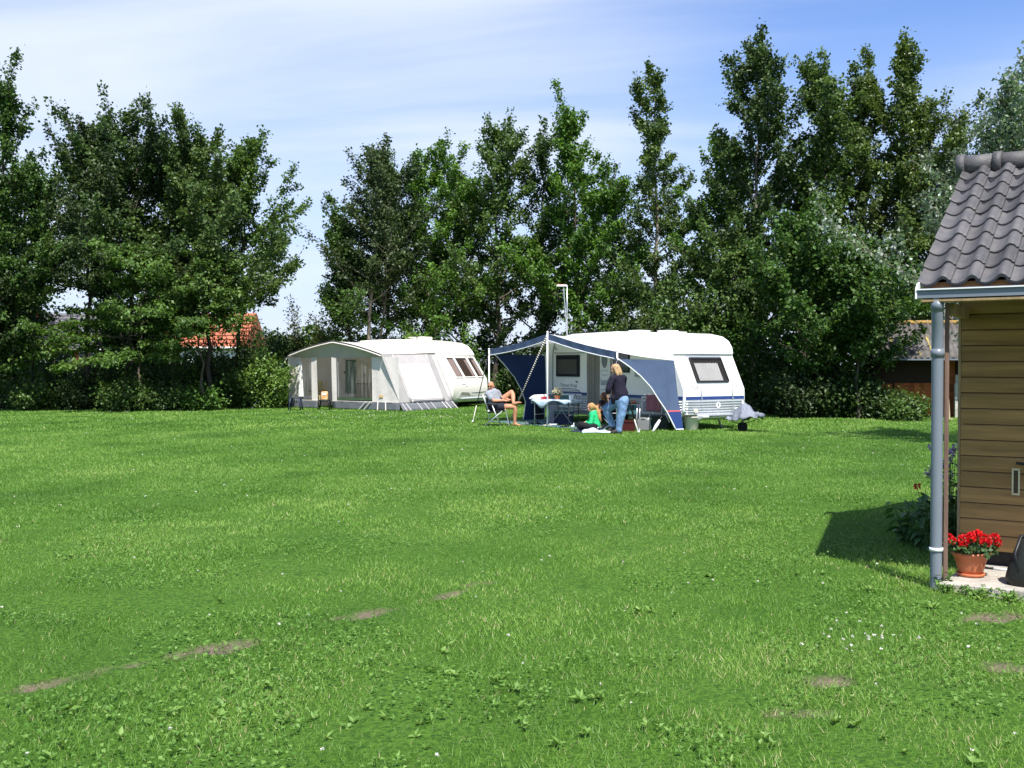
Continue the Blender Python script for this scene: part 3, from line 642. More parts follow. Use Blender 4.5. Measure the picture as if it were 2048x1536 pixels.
part('keyhole', MB().bb(.514, .538, WY - .0265, WY - .023, .632, .798), mat('recess_wood', (.07, .05, .03), .8), eh)
hd = part('door_handle', MB().tube([(.61, WY - .02, .855), (.61, WY - .075, .855), (.605, WY - .085, .855), (.535, WY - .085, .862)], .011, 10), BLK, cab, smooth=True)
part('handle_rose', MB().bb(.592, .628, WY - .032, WY - .0235, .76, .91), BLK, cab, bevel=.004)
# roof: underlay, then every tile
und = MB()
u0, u1 = .13, RY
und.add([(-.01, u0, EZ - .018), (EX, u0, EZ - .018), (EX, RY, RZ - .035), (-.01, RY, RZ - .035), (-.01, 2 * RY - u0, EZ - .035), (EX, 2 * RY - u0, EZ - .035)], [(0, 1, 2, 3), (3, 2, 5, 4)])
roof = part('roof', und, BLK, cab, solid=.02)
part('fascia', MB().bb(-.005, EX, .085, .108, 2.155, 2.192).bb(-.005, EX, .066, .084, 2.098, 2.122), ORNG, cab)
part('fascia_batten', MB().bb(.66, .70, .10, .13, 2.10, 2.17), ORNG, cab); part('fascia_batten', MB().bb(1.3, 1.34, .10, .13, 2.10, 2.17), ORNG, cab)
part('eaves_shade_strip', MB().bb(.0, EX, .12, .14, 2.06, 2.18), BLK, cab)  # solid black strip drawn for the shade behind the fascia
part('soffit_board', MB().bb(.005, EX, -.045, .060, 2.045, 2.066), RAW2, cab, bevel=.003)
part('verge_board', MB().add([(-.018, .10, EZ - .15), (-.018, RY, RZ - .15), (-.018, RY, RZ - .062), (-.018, .10, EZ - .062), (.004, .10, EZ - .15), (.004, RY, RZ - .15), (.004, RY, RZ - .062), (.004, .10, EZ - .062)], [(0, 1, 2, 3), (7, 6, 5, 4), (0, 4, 5, 1), (1, 5, 6, 2), (2, 6, 7, 3), (3, 7, 4, 0)]), ORNG, cab)
TW, TE = .193, .2455
def tile_mesh():
    mb = MB(); N = 16; top, bot = [], []
    for i in range(N + 1):
        x = i / N * (TW + .03)
        if x < .128: z = -.030 * math.sin(PI * x / .128)
        else: z = .031 * math.sin(PI * min(1, (x - .128) / .082)) ** .8
        top.append((x, z))
    Ln = TE + .045; prof = [(-.002, -.006), (.004, .0), (.05, .002), (Ln, -.002)]
    for (y, dz) in prof:
        for (x, z) in top: mb.v.append((x, y, z + dz + .016))
    for (x, z) in top: mb.v.append((x, -.001, z - .014))
    n = N + 1
    for r in range(3):
        for i in range(N): a = r * n + i; mb.f.append((a, a + 1, a + n + 1, a + n))
    for i in range(N): a = 4 * n + i; mb.f.append((a, a + 1, i + 1, i))
    mb.f.append((0, n, 2 * n, 3 * n)); k = len(mb.v); mb.v += [(0, Ln, -.01), (top[-1][0], Ln, -.01), ]; mb.f.append((4 * n, 0, 3 * n, k)); mb.f.append((N, 5 * n - 1, k + 1, 4 * n - 1))
    me = mb.mesh('tile')
    for p in me.polygons: p.use_smooth = True
    if hasattr(me, 'set_sharp_from_angle'): me.set_sharp_from_angle(angle=R(38))
    return me
tm = tile_mesh(); locs, rots = [], []
for j in range(9):
    for i in range(16):
        s = j * TE; locs.append((-.035 + i * TW + random.uniform(-.002, .002), .045 + s * math.cos(TH), EZ + s * math.sin(TH) - .004))
        rots.append((TH - R(4.4) + random.uniform(-.008, .008), random.uniform(-.006, .006), random.uniform(-.008, .008)))
pieces(('tile', tm), TILE, roof, locs, rots)
rt = MB(); rt.tube([(0, 0, 0), (.30, 0, 0)], .085, 16, cap=True).tube([(-.012, 0, .0), (.055, 0, .0)], .100, 16); rtm = rt.mesh('ridge_tile')
for p in rtm.polygons: p.use_smooth = len(p.vertices) == 4
pieces(('ridge_tile', rtm), TILE, roof, [(-.075 + i * .29, RY - .01, RZ + .005) for i in range(11)], [(0, R(random.uniform(-1, 1)), 0) for i in range(11)])
bs = MB()
for i in range(16):
    x = -.035 + i * TW; bs.add([(x, RY, RZ + .02), (x + .13, RY, RZ + .0), (x + TW, RY, RZ + .03), (x, 2 * RY, EZ + .02), (x + .13, 2 * RY, EZ), (x + TW, 2 * RY, EZ + .03)], [(0, 1, 4, 3), (1, 2, 5, 4)])
part('back_slope', bs, TILE, roof)
# gutter: open profile with a rim, closed by a white end cap
gp = [(-.050, 2.125), (-.058, 2.125), (-.058, 2.130), (-.046, 2.130), (-.044, 2.080), (.040, 2.078), (.046, 2.150), (.050, 2.150), (.045, 2.072), (-.050, 2.074)]
gut = part('gutter', MB().prism([(y, z) for y, z in gp], -.02, EX, 'x'), PVC, cab)
part('gutter_rim', MB().bb(-.02, EX, -.066, -.046, 2.1305, 2.139), PVCW, gut)
part('gutter_end', MB().prism([(-.062, 2.068), (.062, 2.066), (.066, 2.17), (.045, 2.195), (.0, 2.185), (-.056, 2.142)], -.034, -.0205, 'x'), PVCW, cab, bevel=.003)
# downpipe with offset bend, sockets; post; brace
dp = part('downpipe', MB().tube([(.107, -.005, 2.075), (.107, -.005, 2.03), (.107, .0, 1.98), (.104, .025, 1.90), (.100, .055, 1.78), (.100, .06, 1.70), (.100, .06, -.02)], .0405, 20, cap=False), PVC, cab, smooth=True)
part('pipe_collar', MB().tube([(.100, .06, 1.655), (.100, .06, 1.715)], .046, 20), PVC, dp, smooth=True)
part('pipe_collar', MB().tube([(.100, .06, .265), (.100, .06, .290)], .048, 20), PVCW, dp, smooth=True)
part('pipe_collar', MB().tube([(.107, -.003, 1.985), (.107, -.003, 2.055)], .045, 20), PVC, dp, smooth=True)
part('post', MB().bb(.138, .164, .112, .150, .0, 2.045), mat('post_wood', (.20, .13, .10), .8, .2, .25, 3, .2, 20, stretch=(4, 4, .6)), cab, bevel=.003)
part('eaves_beam', MB().bb(.13, .19, .166, WY - .03, 1.96, 2.044), RAW2, cab, bevel=.003)
# ---- slab and things on it
sl = MB(); n = 60
edge = [(.14 + .03 * math.sin(3 * v) + random.uniform(-.006, .006), WY + .02 - (WY + .07) * v) for v in np.linspace(0, 1, 14)] + [(.16 + (EX - .16) * v, -.05 + .012 * math.sin(9 * v) + random.uniform(-.008, .008)) for v in np.linspace(.02, 1, 40)]
poly = edge + [(EX, WY + .02)]
slab = thing('concrete_slab', 'pale concrete doorstep slab with a chipped front edge', 'slab', CL, CYAW)
part('slab', MB().prism([(x, y) for x, y in poly], -.05, .062, 'z'), CONC, slab, bevel=.008)
def cabpt(x, y, z=0): return CL + Matrix.Rotation(CYAW, 3, 'Z') @ Vector((x, y, z))
TERRA = mat('terracotta', (.50, .155, .065), .55, .4, .10, 6, .1, 30)
pot = thing('potted_geranium', 'red geranium in a terracotta bowl with saucer on the doorstep', 'flower pot', (3.345, 7.56, .063), 0)
part('saucer', MB().lathe([(.075, .0), (.094, .004), (.100, .022), (.096, .026), (.086, .012), (.0, .012)], seg=36), TERRA, pot, smooth=True)
part('pot', MB().lathe([(.070, .014), (.078, .016), (.092, .055), (.105, .105), (.112, .128), (.115, .128), (.122, .150), (.136, .158), (.140, .164), (.139, .178), (.128, .178), (.121, .168), (.112, .150), (.0, .150)], seg=40), TERRA, pot, smooth=True)
part('soil', MB().lathe([(.0, .158), (.06, .160), (.115, .154)], seg=24, cap0=False), mat('potting_soil', (.035, .025, .018), .95, .1, .4, 60, .8, 90), pot)
n = 420; q = rng.uniform(0, 2 * PI, n); rr = .175 * np.sqrt(rng.random(n)); P = np.stack([rr * np.cos(q), rr * np.sin(q) * .9, .165 + .075 * rng.random(n) + .03 * (1 - (rr / .175) ** 2)], 1)
ax = unit(np.stack([np.cos(q), np.sin(q), rng.normal(.1, .5, n)], 1) + rng.normal(0, .6, (n, 3)))
link('leaves', leaf_mesh('leaves', P, ax, unit(rng.normal(0, .5, (n, 3)) + np.array([0, -.3, .8])), rng.uniform(.022, .042, n), rng.uniform(.022, .040, n), rng.random(n)), leafy('geranium_leaf', (.018, .060, .014), (.06, .15, .03), .2, .5, .35), pot)
RED = leafy('geranium_petal', (.50, .006, .006), (.75, .02, .014), .2, .55, .3, shift=0)
for (x, y, z, r_) in [(-.150, -.04, .262, .026), (-.083, -.07, .272, .036), (-.094, -.09, .238, .028), (-.030, -.06, .285, .034), (.042, -.02, .300, .034), (.028, .03, .288, .030), (.062, -.10, .252, .036), (.150, -.05, .282, .032), (.164, -.07, .252, .026), (.075, -.05, .285, .026), (-.135, .05, .275, .022)]:
    m_ = 60; d = unit(rng.normal(0, 1, (m_, 3)) + np.array([0, 0, .35])); P = np.array([x, y, z]) + d * r_ * .62
    fl = link('flower_head', leaf_mesh('flower_head', P, unit(d + rng.normal(0, .5, (m_, 3))), unit(rng.normal(0, 1, (m_, 3))), r_ * .75, r_ * .65, rng.random(m_)), RED, pot)
    part('flower_stalk', MB().tube([(x * .5, y * .5, .16), (x * .9, y * .9, (z + .16) / 2), (x, y, z)], .003, 5), LEAF['bright'] if False else mat('stalk_green', (.08, .16, .04), .6), fl)
BAG = mat('bag_cloth', (.012, .014, .010), .55, .35, .2, 8, .2, 60)
b0 = cabpt(.575, .22, .063)
bag = thing('bag', 'dark olive travel bag standing on the doorstep at the right edge', 'bag', b0, CYAW)
mb = MB(); secs = [(0, .30, .15), (.05, .31, .16), (.16, .285, .14), (.25, .25, .10), (.315, .22, .055), (.335, .20, .03)]
for (z, hx, hy) in secs:
    for k in range(20):
        q = 2 * PI * k / 20; c, s = math.cos(q), math.sin(q); mb.v.append((.27 + hx * abs(c) ** .55 * (1 if c > 0 else -1), hy * abs(s) ** .55 * (1 if s > 0 else -1), z))
for i in range(len(secs) - 1):
    for k in range(20): mb.f.append((i * 20 + k, i * 20 + (k + 1) % 20, (i + 1) * 20 + (k + 1) % 20, (i + 1) * 20 + k))
mb.f.append(tuple(range(20))[::-1]); mb.f.append(tuple(100 + k for k in range(20)))
part('bag_body', mb, BAG, bag, smooth=True)
part('strap', MB().tube([(.06, -.13, .10), (.03, -.10, .22), (.06, -.04, .34), (.12, -.02, .36), (.2, -.09, .24), (.22, -.14, .10)], .011, 8), BLK, bag, smooth=True)
part('zip', MB().bb(.09, .45, -.006, .006, .334, .341), mat('zip_metal', (.45, .45, .46), .35, .5, metal=1), bag)
wh = thing('stick', 'black and white stick lying on the slab behind the flower pot', 'stick', cabpt(.30, .66, .072), CYAW + R(-6))
part('black_end', MB().tube([(.0, 0, 0), (.10, 0, 0)], .009, 10), BLK, wh, smooth=True); part('white_end', MB().tube([(.1005, 0, 0), (.255, 0, 0)], .010, 10), PVCW, wh, smooth=True)

def plant(name, label, cat, pos, stems, h, spread, lsize, lw, m, seed, per=14, flowers=None, droop=.3):
    t = thing(name, label, cat, pos); g_ = np.random.default_rng(seed); paths, rads = [], []
    P, A, T = [], [], []; tops = []
    for i in range(stems):
        az = g_.uniform(0, 2 * PI); r_ = spread * math.sqrt(g_.random()); hh = h * g_.uniform(.6, 1.0); q = np.linspace(0, 1, 6)[:, None]
        e = np.array([math.cos(az) * r_, math.sin(az) * r_, hh]); b = np.array([math.cos(az) * r_ * .3, math.sin(az) * r_ * .3, 0]); Q = b + (e - b) * q; paths.append(Q); rads.append(np.linspace(.006, .002, 6)); tops.append(e)
        f = g_.random(per); P.append(b + (e - b) * f[:, None]); a = g_.uniform(0, 2 * PI, per); A.append(np.stack([np.cos(a), np.sin(a), g_.normal(.15 - droop, .3, per)], 1)); T.append(g_.random(per))
    V, F = tubes_np(paths, rads, 4); link('stem', tri_mesh('stem', V, F), mat('stalk_green', (.08, .16, .04), .6), t)
    P, A, T = np.concatenate(P), np.concatenate(A), np.concatenate(T); n = len(P); L = lsize * g_.uniform(.6, 1.25, n)
    link('leaves', leaf_mesh('leaves', P, A, unit(-A * .4 * np.array([1, 1, 0]) + np.array([0, 0, 1.0]) + g_.normal(0, .25, (n, 3))), L, L * lw, T), m, t)
    if flowers:
        for k in range(min(flowers[2], len(tops))):
            m_ = 24; d = unit(g_.normal(0, 1, (m_, 3))); C = tops[k] + d * flowers[1] * .5
            link('flower', leaf_mesh('flower', C, d, unit(g_.normal(0, 1, (m_, 3))), flowers[1], flowers[1] * .7, g_.random(m_)), flowers[0], t)
    return t
HOSTA = leafy('broad_leaf', (.030, .085, .018), (.09, .19, .05), .25, .45, .4)
PURP = leafy('purple_petal', (.30, .20, .32), (.52, .42, .54), .2, .6, .2, shift=0)
plant('garden_plant', 'broad leaved plant in the shade left of the downpipe', 'plant', W(1832, 9.3), 11, .42, .20, .13, .48, HOSTA, 1, 9, droop=.5)
plant('garden_plant', 'leafy plant just behind the downpipe foot', 'plant', W(1862, 9.0), 9, .55, .16, .11, .5, HOSTA, 2, 9, droop=.4)
plant('garden_plant', 'small red flowered plant peeping out beside the downpipe', 'plant', W(1862, 9.9), 8, .46, .13, .08, .45, HOSTA, 3, 10, (RED, .030, 2))
plant('flowering_plant', 'tall purple flowered plant beside the cabin wall', 'plant', W(1902, 10.3), 22, .80, .20, .08, .35, HOSTA, 4, 12, (PURP, .035, 20))
plant('garden_plant', 'dark green plant between post and cabin wall', 'plant', W(1906, 9.1), 14, .62, .16, .10, .45, LEAF['dark'], 5, 12)
plant('garden_plant', 'weedy tuft growing at the foot of the downpipe', 'plant', W(1885, 7.42), 10, .13, .09, .05, .4, HOSTA, 6, 7)
for i_, (a_, b_, lb_) in enumerate(((.22, -.10, 'low weeds overhanging the chipped corner of the slab'), (.40, -.12, 'clover tuft against the middle of the slab front'), (.62, -.12, 'leafy weeds at the slab front below the bag'))): plant('weed_clump', lb_, 'weeds', cabpt(a_, b_, 0), 16, .075, .11, .036, .5, leafy('weed_leaf', (0, 0, 0), (0, 0, 0)), 60 + i_, 8)

# ------------------------------------------------------------------ red wood shed with corrugated roof
SY = R(-10); SO = W(1752, 31.3)
SHW = mat('shed_wood', (.33, .095, .030), .8, .2, .3, 3, .2, 20, stretch=(.6, 3, 5), rnd=.2)
SHR = mat('shed_roof', (.125, .115, .108), .9, .15, .3, 5, .4, 30)
LICH = mat('lichen', (.33, .27, .09), .95, .1, .35, 22, .6, 40)
shed = thing('shed', 'red brown wooden shed with corrugated roof under the trees', 'shed', SO, SY)
SWD, SDP, SE, SR_ = 2.75, 2.6, 1.86, 2.92
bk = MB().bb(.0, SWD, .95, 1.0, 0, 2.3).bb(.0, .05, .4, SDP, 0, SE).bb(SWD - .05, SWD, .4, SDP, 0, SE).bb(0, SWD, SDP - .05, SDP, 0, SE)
part('wall', bk, mat('shade_and_dark_wood', (.035, .022, .015), .9), shed)  # near-black colour stands in for the shade in the open front
pl = MB().bb(0, 1, -.011, .011, 0, .116); plm = pl.mesh('plank')
sh_front = part('front_wall', MB().bb(.02, SWD - .02, .975, .99, .02, 1.85), BLK, shed)
for (x0, w, zt_) in [(.06, .58, 1.0), (1.90, .56, 1.85)]:
    k = 0
    while .06 + k * .12 < zt_ - .1:
        o = pieces(('plank', plm), SHW, sh_front, [(x0, .935, .06 + k * .12)])[0]; o.scale = (w, 1, 1); k += 1
dr = part('door', MB().bb(.68, 1.86, .93, .945, .06, 1.05), mat('shade_and_dark_wood', (.035, .022, .015), .9), shed)
vp = MB().bb(0, .145, -.012, .012, 0, .98).mesh('plank'); pieces(('plank', vp), SHW, dr, [(.69 + i * .147, .915, .065) for i in range(8)])
part('hinge', MB().bb(1.60, 1.86, .885, .899, .52, .56), mat('grey_metal', (.35, .36, .37), .4, .5, metal=.8), dr)
th2 = math.atan2(SR_ - SE, 1.75)
mb = MB(); nx_ = 96
def cor(u, v):
    x = -.12 + u * (SWD + .22); return (x, -.12 + v * 1.87, SE - .06 + v * (SR_ - SE + .06) + .030 * math.sin(2 * PI * x / .177))
mb.grid(cor, nx_, 2); rf = part('roof', mb, SHR, shed, smooth=True, solid=.008)
mb = MB().grid(lambda u, v: (-.12 + u * (SWD + .22), 1.76 + v * 1.2, SR_ - v * .9 + .03 * math.sin(2 * PI * (-.12 + u * (SWD + .22)) / .177)), nx_, 1); part('back_slope', mb, SHR, rf, smooth=True)
rc = MB().tube([(-.12, 1.75, SR_ + .01), (SWD + .1, 1.75, SR_ + .01)], .075, 10); part('ridge_cap', rc, mat('ridge_cap_lichen', (.17, .12, .085), .95, .1, .0, 14, c2=(.40, .25, .05)), rf, smooth=True)
for i in range(30):
    x = random.choice([k * .177 + .035 for k in range(1, 12)]); y = random.uniform(-.08, 1.2) * random.uniform(.5, 1); L_ = random.uniform(.15, .55)
    mb = MB(); pts = []
    for k in range(7):
        t = k / 6; yy = y + L_ * t; v = (yy + .12) / 1.87; wdt = (.018 + .03 * random.random()) * math.sin(PI * min(.92, t + .1)); pts.append((x, yy, SE - .06 + v * (SR_ - SE + .06) + .033, wdt))
    for (a, b, c, d) in pts: mb.v += [(a - d, b, c - .003), (a, b, c + .005), (a + d, b, c - .003)]
    for k in range(6): mb.f += [(3 * k, 3 * k + 1, 3 * k + 4, 3 * k + 3), (3 * k + 1, 3 * k + 2, 3 * k + 5, 3 * k + 4)]
    part('lichen_streak', mb, LICH, rf, smooth=True)
part('eaves_strip', MB().bb(-.1, SWD + .08, -.135, -.115, SE - .12, SE - .075), PVC, shed)
part('verge_board', MB().add([(SWD + .1, -.1, SE - .10), (SWD + .1, 1.75, SR_ - .06), (SWD + .1, 1.75, SR_ + .03), (SWD + .1, -.1, SE + .0), (SWD + .12, -.1, SE - .10), (SWD + .12, 1.75, SR_ - .06), (SWD + .12, 1.75, SR_ + .03), (SWD + .12, -.1, SE)], [(0, 1, 2, 3), (7, 6, 5, 4), (0, 4, 5, 1), (1, 5, 6, 2), (2, 6, 7, 3), (3, 7, 4, 0)]), mat('verge_wood', (.34, .22, .15), .8), shed)
part('bracket', MB().tube([(1.92, .90, 1.25), (1.98, .2, 1.78)], .035, 6), SHW, shed)
part('flue_pipe', MB().tube([(2.42, 1.9, 2.6), (2.42, 1.9, 3.36)], .055, 14), PVCW, shed, smooth=True)
wp = thing('wooden_post', 'weathered pale post standing right of the shed', 'post', W(1914, 31.5)); part('post', MB().bb(-.07, .07, -.05, .05, 0, 1.05).bb(-.05, .05, -.03, .03, 1.05, 1.3), mat('pale_post', (.45, .43, .38), .9, .1, .3, 6), wp, bevel=.01)
sp = thing('short_stake', 'short wooden stake in front of the shed wall', 'stake', W(1898, 30.4)); part('stake', MB().box((0, 0, .3), (.05, .05, .6), (0, R(-4), 0)), mat('pale_wood', (.42, .34, .22), .85), sp, bevel=.006); part('foot', MB().bb(-.12, .12, -.05, .05, 0, .03), mat('pale_wood', (.42, .34, .22), .85), sp)

# ------------------------------------------------------------------ far houses behind the left trees
RB = mat('red_brick', (.40, .085, .050), .9, .15, .25, 30); GR = mat('slate_roof', (.13, .125, .135), .8, .2, .15, 8); OR = mat('orange_roof_tiles', (.46, .15, .085), .8, .2, .2, 14); WHT = mat('white_render', (.74, .73, .70), .9, .1, .05, 4)
WF = mat('white_frame', (.80, .80, .79), .5, .3); GLS = mat('window_glass', (.03, .04, .05), .08, .6)
def house(label, px, d, w, dep, eave, ridge, wall, roofm, yaw, wins, gable_front=False, chim=True, group='houses beyond the trees'):
    t = thing('house', label, 'house', W(px, d), R(yaw), group)
    mb = MB().bb(-w / 2, w / 2, 0, dep, 0, eave)
    if gable_front: mb.prism([(-w / 2, eave), (w / 2, eave), (0, ridge)], 0.01, dep - .01, 'y')
    part('wall', mb, wall, t)
    if gable_front: rb = MB().prism([(-w / 2 - .3, eave - .25), (0, ridge + .05), (w / 2 + .3, eave - .25), (w / 2 + .3, eave - .05), (0, ridge + .25), (-w / 2 - .3, eave - .05)], -.3, dep + .3, 'y')
    else: rb = MB().prism([(-.35, eave - .1), (dep / 2, ridge), (dep + .35, eave - .1)], -w / 2 - .25, w / 2 + .25, 'x')
    rf_ = part('roof', rb, roofm, t)
    if not gable_front:
        rl = MB()
        n_ = int((ridge - eave) / .28)
        for k in range(n_): f = k / n_; rl.bb(-w / 2 - .25, w / 2 + .25, -.40 + f * (dep / 2 + .35), -.34 + f * (dep / 2 + .35), eave - .06 + f * (ridge - eave + .1), eave - .01 + f * (ridge - eave + .1))
        o = part('tile_course', rl, roofm, rf_); o['kind'] = 'stuff'
    part('gutter', MB().tube([(-w / 2 - .3, -.42, eave - .1), (w / 2 + .3, -.42, eave - .1)], .07, 8), WF, t)
    if chim: part('chimney', MB().bb(w * .2, w * .2 + .6, dep / 2 - .3, dep / 2 + .3, ridge - .5, ridge + .8), RB, rf_)
    for (x, z, ww, wh_) in wins:
        f = part('window', MB().bb(x - ww / 2, x + ww / 2, -.06, .02, z, z + wh_), WF, t)
        part('pane', MB().bb(x - ww / 2 + .1, x - .05, -.075, -.062, z + .1, z + wh_ - .1).bb(x + .05, x + ww / 2 - .1, -.075, -.062, z + .1, z + wh_ - .1), GLS, f)
    return t
house('red brick house with dark grey roof glimpsed through the far left trees', 105, 88, 8, 9, 3.0, 6.2, RB, GR, 6, [(-2.6, .5, 1.2, 2.3), (-.6, .4, .8, 2.4), (.9, .3, 1.5, 2.5), (2.8, .5, 1.2, 2.3)], chim=False)
house('white walled house with orange tiled roof glimpsed through the left trees', 405, 76, 6.0, 5, 2.95, 5.5, WHT, OR, -4, [(-1.6, 1.0, 1.2, 1.3), (1.6, 1.0, 1.2, 1.3)], chim=False)
house('red brick house with white corner post beside the tall olive bush', 500, 92, 6, 6, 2.7, 4.3, RB, GR, 0, [(1.5, .5, 1.2, 1.9), (-1.5, .8, 1.2, 1.4)], chim=False)
house('pale house end showing at the far left edge', 5, 84, 5, 8, 3.2, 5.5, WHT, GR, 8, [(1.0, 1, 1.2, 1.3), (-1.2, 1, 1.2, 1.3)])
# ------------------------------------------------------------------ caravan materials
CW = mat('caravan_white', (.80, .80, .78), .32, .5, .03, 1.5, coat=.2)
CC = mat('caravan_cream', (.78, .76, .70), .35, .5, .03, 1.5, coat=.2)
RIBM = mat('ribbed_aluminium', (.62, .64, .66), .30, .5, .05, 2, metal=.6)
NAVY = mat('navy_stripe', (.020, .050, .190), .4, .4)
DGL = mat('dark_window', (.020, .022, .024), .06, .6)
RUB = mat('rubber_seal', (.02, .02, .022), .6, .3)
GREYT = mat('grey_trim', (.30, .31, .32), .5, .4)
ALU = mat('aluminium', (.68, .69, .70), .35, .5, metal=.75)
STEEL = mat('galvanised_steel', (.42, .44, .46), .5, .4, metal=.5)
CURT = fabric('net_curtain', (.80, .79, .78), .2)
CURTP = fabric('pink_curtain', (.80, .62, .58), .35)
LOGO = mat('grey_print', (.16, .17, .19), .5, .3)
TYRE = mat('tyre', (.015, .015, .016), .85, .2)
def tinted(name, c, f):
    m = mat(name, c, .06, .6); nt = m.node_tree; N, L = nt.nodes, nt.links; b = N['Principled BSDF']; out = [n for n in N if n.type == 'OUTPUT_MATERIAL'][0]
    tr = N.new('ShaderNodeBsdfTransparent'); mx = N.new('ShaderNodeMixShader'); mx.inputs[0].default_value = f
    L.new(tr.outputs[0], mx.inputs[1]); L.new(b.outputs[0], mx.inputs[2]); L.new(mx.outputs[0], out.inputs['Surface']); return m
TGL = tinted('tinted_acrylic', (.03, .028, .026), .20)
INNER = mat('dark_interior', (.05, .035, .025), .9)
def hull(prof, w, bevel):
    return MB().prism(prof, 0.0, w, 'y')
def on_rake(prof_a, prof_b, z):
    t = (z - prof_a[1]) / (prof_b[1] - prof_a[1]); return prof_a[0] + (prof_b[0] - prof_a[0]) * t
def rake_quad(mb, A, B, y0, y1, z0, z1, off, thick=.02, rnd=0):
    """slab lying on a raked end face, off = distance out of the face"""
    n = Vector((B[1] - A[1], 0, A[0] - B[0])).normalized()
    ps = [Vector((on_rake(A, B, z), y, z)) for (y, z) in ((y0, z0), (y1, z0), (y1, z1), (y0, z1))]
    a = [p + n * off for p in ps]; b = [p + n * (off - thick) for p in ps]
    return mb.add(a + b, [(0, 1, 2, 3), (7, 6, 5, 4), (0, 4, 5, 1), (1, 5, 6, 2), (2, 6, 7, 3), (3, 7, 4, 0)])
def curtain_mesh(A, B, y0, y1, z0, z1, off, folds, amp=.018, lean=0.0):
    n = Vector((B[1] - A[1], 0, A[0] - B[0])).normalized()
    def f(u, v):
        z = z0 + (z1 - z0) * v; y = y0 + (y1 - y0) * u + lean * (1 - v); return Vector((on_rake(A, B, z), y, z)) + n * (off + amp * math.sin(u * folds * 2 * PI))
    return MB().grid(f, folds * 8, 3)
def text_part(name, s, size, m, parent, loc, rot, shear=.3, extr=.002, sx=1.0):
    cu = bpy.data.curves.new('lettering', 'FONT'); cu.body = s; cu.size = size; cu.shear = shear; cu.extrude = extr; cu.align_x = 'LEFT'; cu.resolution_u = 3
    o = bpy.data.objects.new('tmp', cu); COL.objects.link(o); bpy.context.view_layer.update()
    me = bpy.data.meshes.new_from_object(o.evaluated_get(bpy.context.evaluated_depsgraph_get())); bpy.data.objects.remove(o, do_unlink=True); bpy.data.curves.remove(cu)
    q = link(name, me, m, parent); q.location = loc; q.rotation_euler = rot; q.scale = (sx, 1, 1); q['kind'] = 'thing'; del q['kind']
    return q

# ------------------------------------------------------------------ white caravan with the blue sun canopy
O2 = Vector((4.20, 25.40, 0)); Y2 = R(-57)
A2, B2 = (0.0, 1.0), (-.45, 1.86)
c2 = thing('caravan', 'white touring caravan with blue stripe behind the sun canopy', 'caravan', O2, Y2, 'caravans on the lawn')
W2 = 2.08
prof2 = [(-5.95, .40), (-5.2, .30), (-.35, .30), (-.10, .36), (0, .46), (.012, .72), (0, 1.0), (-.43, 1.84), (-.40, 1.90), (-.44, 2.06), (-.56, 2.22), (-.78, 2.34), (-1.2, 2.42), (-2.6, 2.49), (-4.6, 2.47), (-5.5, 2.36), (-5.85, 2.15), (-5.98, 1.8), (-6.05, 1.0)]
body = part('body', hull(prof2, W2, .05), CW, c2, bevel=.05, bseg=3)
# side stripe and ribbed skirt, proud of the wall
part('stripe', MB().bb(-5.5, -3.87, -.008, 0, .755, .835).bb(-2.78, -.04, -.008, 0, .745, .825), NAVY, c2)
st = MB(); rake_quad(st, (.012, .72), (0, 1.0), .05, W2 - .05, .74, .82, .012); part('stripe', st, NAVY, c2)
rb = MB()
for k in range(6):
    z = .36 + k * .065
    rb.tube([(-5.85, 0, z), (-3.87, 0, z)], .018, 6).tube([(-2.78, 0, z), (-.08, 0, z)], .018, 6)
part('ribbed_skirt', MB().bb(-5.9, -3.87, -.006, .0, .315, .745).bb(-2.78, -.06, -.006, .0, .315, .735), GREYT, c2)
part('skirt_ribs', rb, RIBM, c2, smooth=True)
for k in range(6):
    z = .385 + k * .062; x = .0 + .012 * min(1, (z - .36) / .3); part('skirt_rib', MB().tube([(x - .02, .03, z), (x + .022, .12, z), (x + .030, W2 / 2, z), (x + .022, W2 - .12, z), (x - .02, W2 - .03, z)], .021, 8), RIBM, c2, smooth=True)
mb = MB(); rake_quad(mb, (.0, .34), (.012, .72), .05, W2 - .05, .37, .735, .014); part('front_skirt', mb, RIBM, c2)
# raked end: window with curtain, hood line, locker lid, straps, badge, lamps
mb = MB(); rake_quad(mb, A2, B2, .49, 1.58, 1.16, 1.76, .012); ew = part('window', mb, RUB, c2)
mb = MB(); rake_quad(mb, A2, B2, .515, 1.555, 1.185, 1.735, .0125, .0); part('interior', mb, INNER, ew)
cm = curtain_mesh(A2, B2, .60, 1.40, 1.19, 1.63, .034, 9, .018, .0); part('curtain', cm, CURT, ew, smooth=True)
mb = MB(); rake_quad(mb, A2, B2, .515, 1.555, 1.185, 1.735, .058, .004); part('pane', mb, TGL, ew)
mb = MB(); [rake_quad(mb, A2, B2, *q, .060, .05) for q in ((.49, .515, 1.16, 1.76), (1.555, 1.58, 1.16, 1.76), (.515, 1.555, 1.16, 1.185), (.515, 1.555, 1.735, 1.76))]; part('frame', mb, RUB, ew)
mb = MB(); rake_quad(mb, A2, B2, .42, 1.62, 1.79, 1.835, .022); part('window_rail', mb, ALU, c2)
part('hood_trim', MB().tube([(-.425, -.01, 1.85), (-.415, .06, 1.865), (-.405, W2 / 2, 1.875), (-.415, W2 - .06, 1.865)], .016, 8), GREYT, c2, smooth=True)
lid = MB(); rake_quad(lid, (0, .84), (.0, 1.0), .42, 1.72, .845, .985, .012); part('locker_lid', lid, CW, c2, bevel=.02)
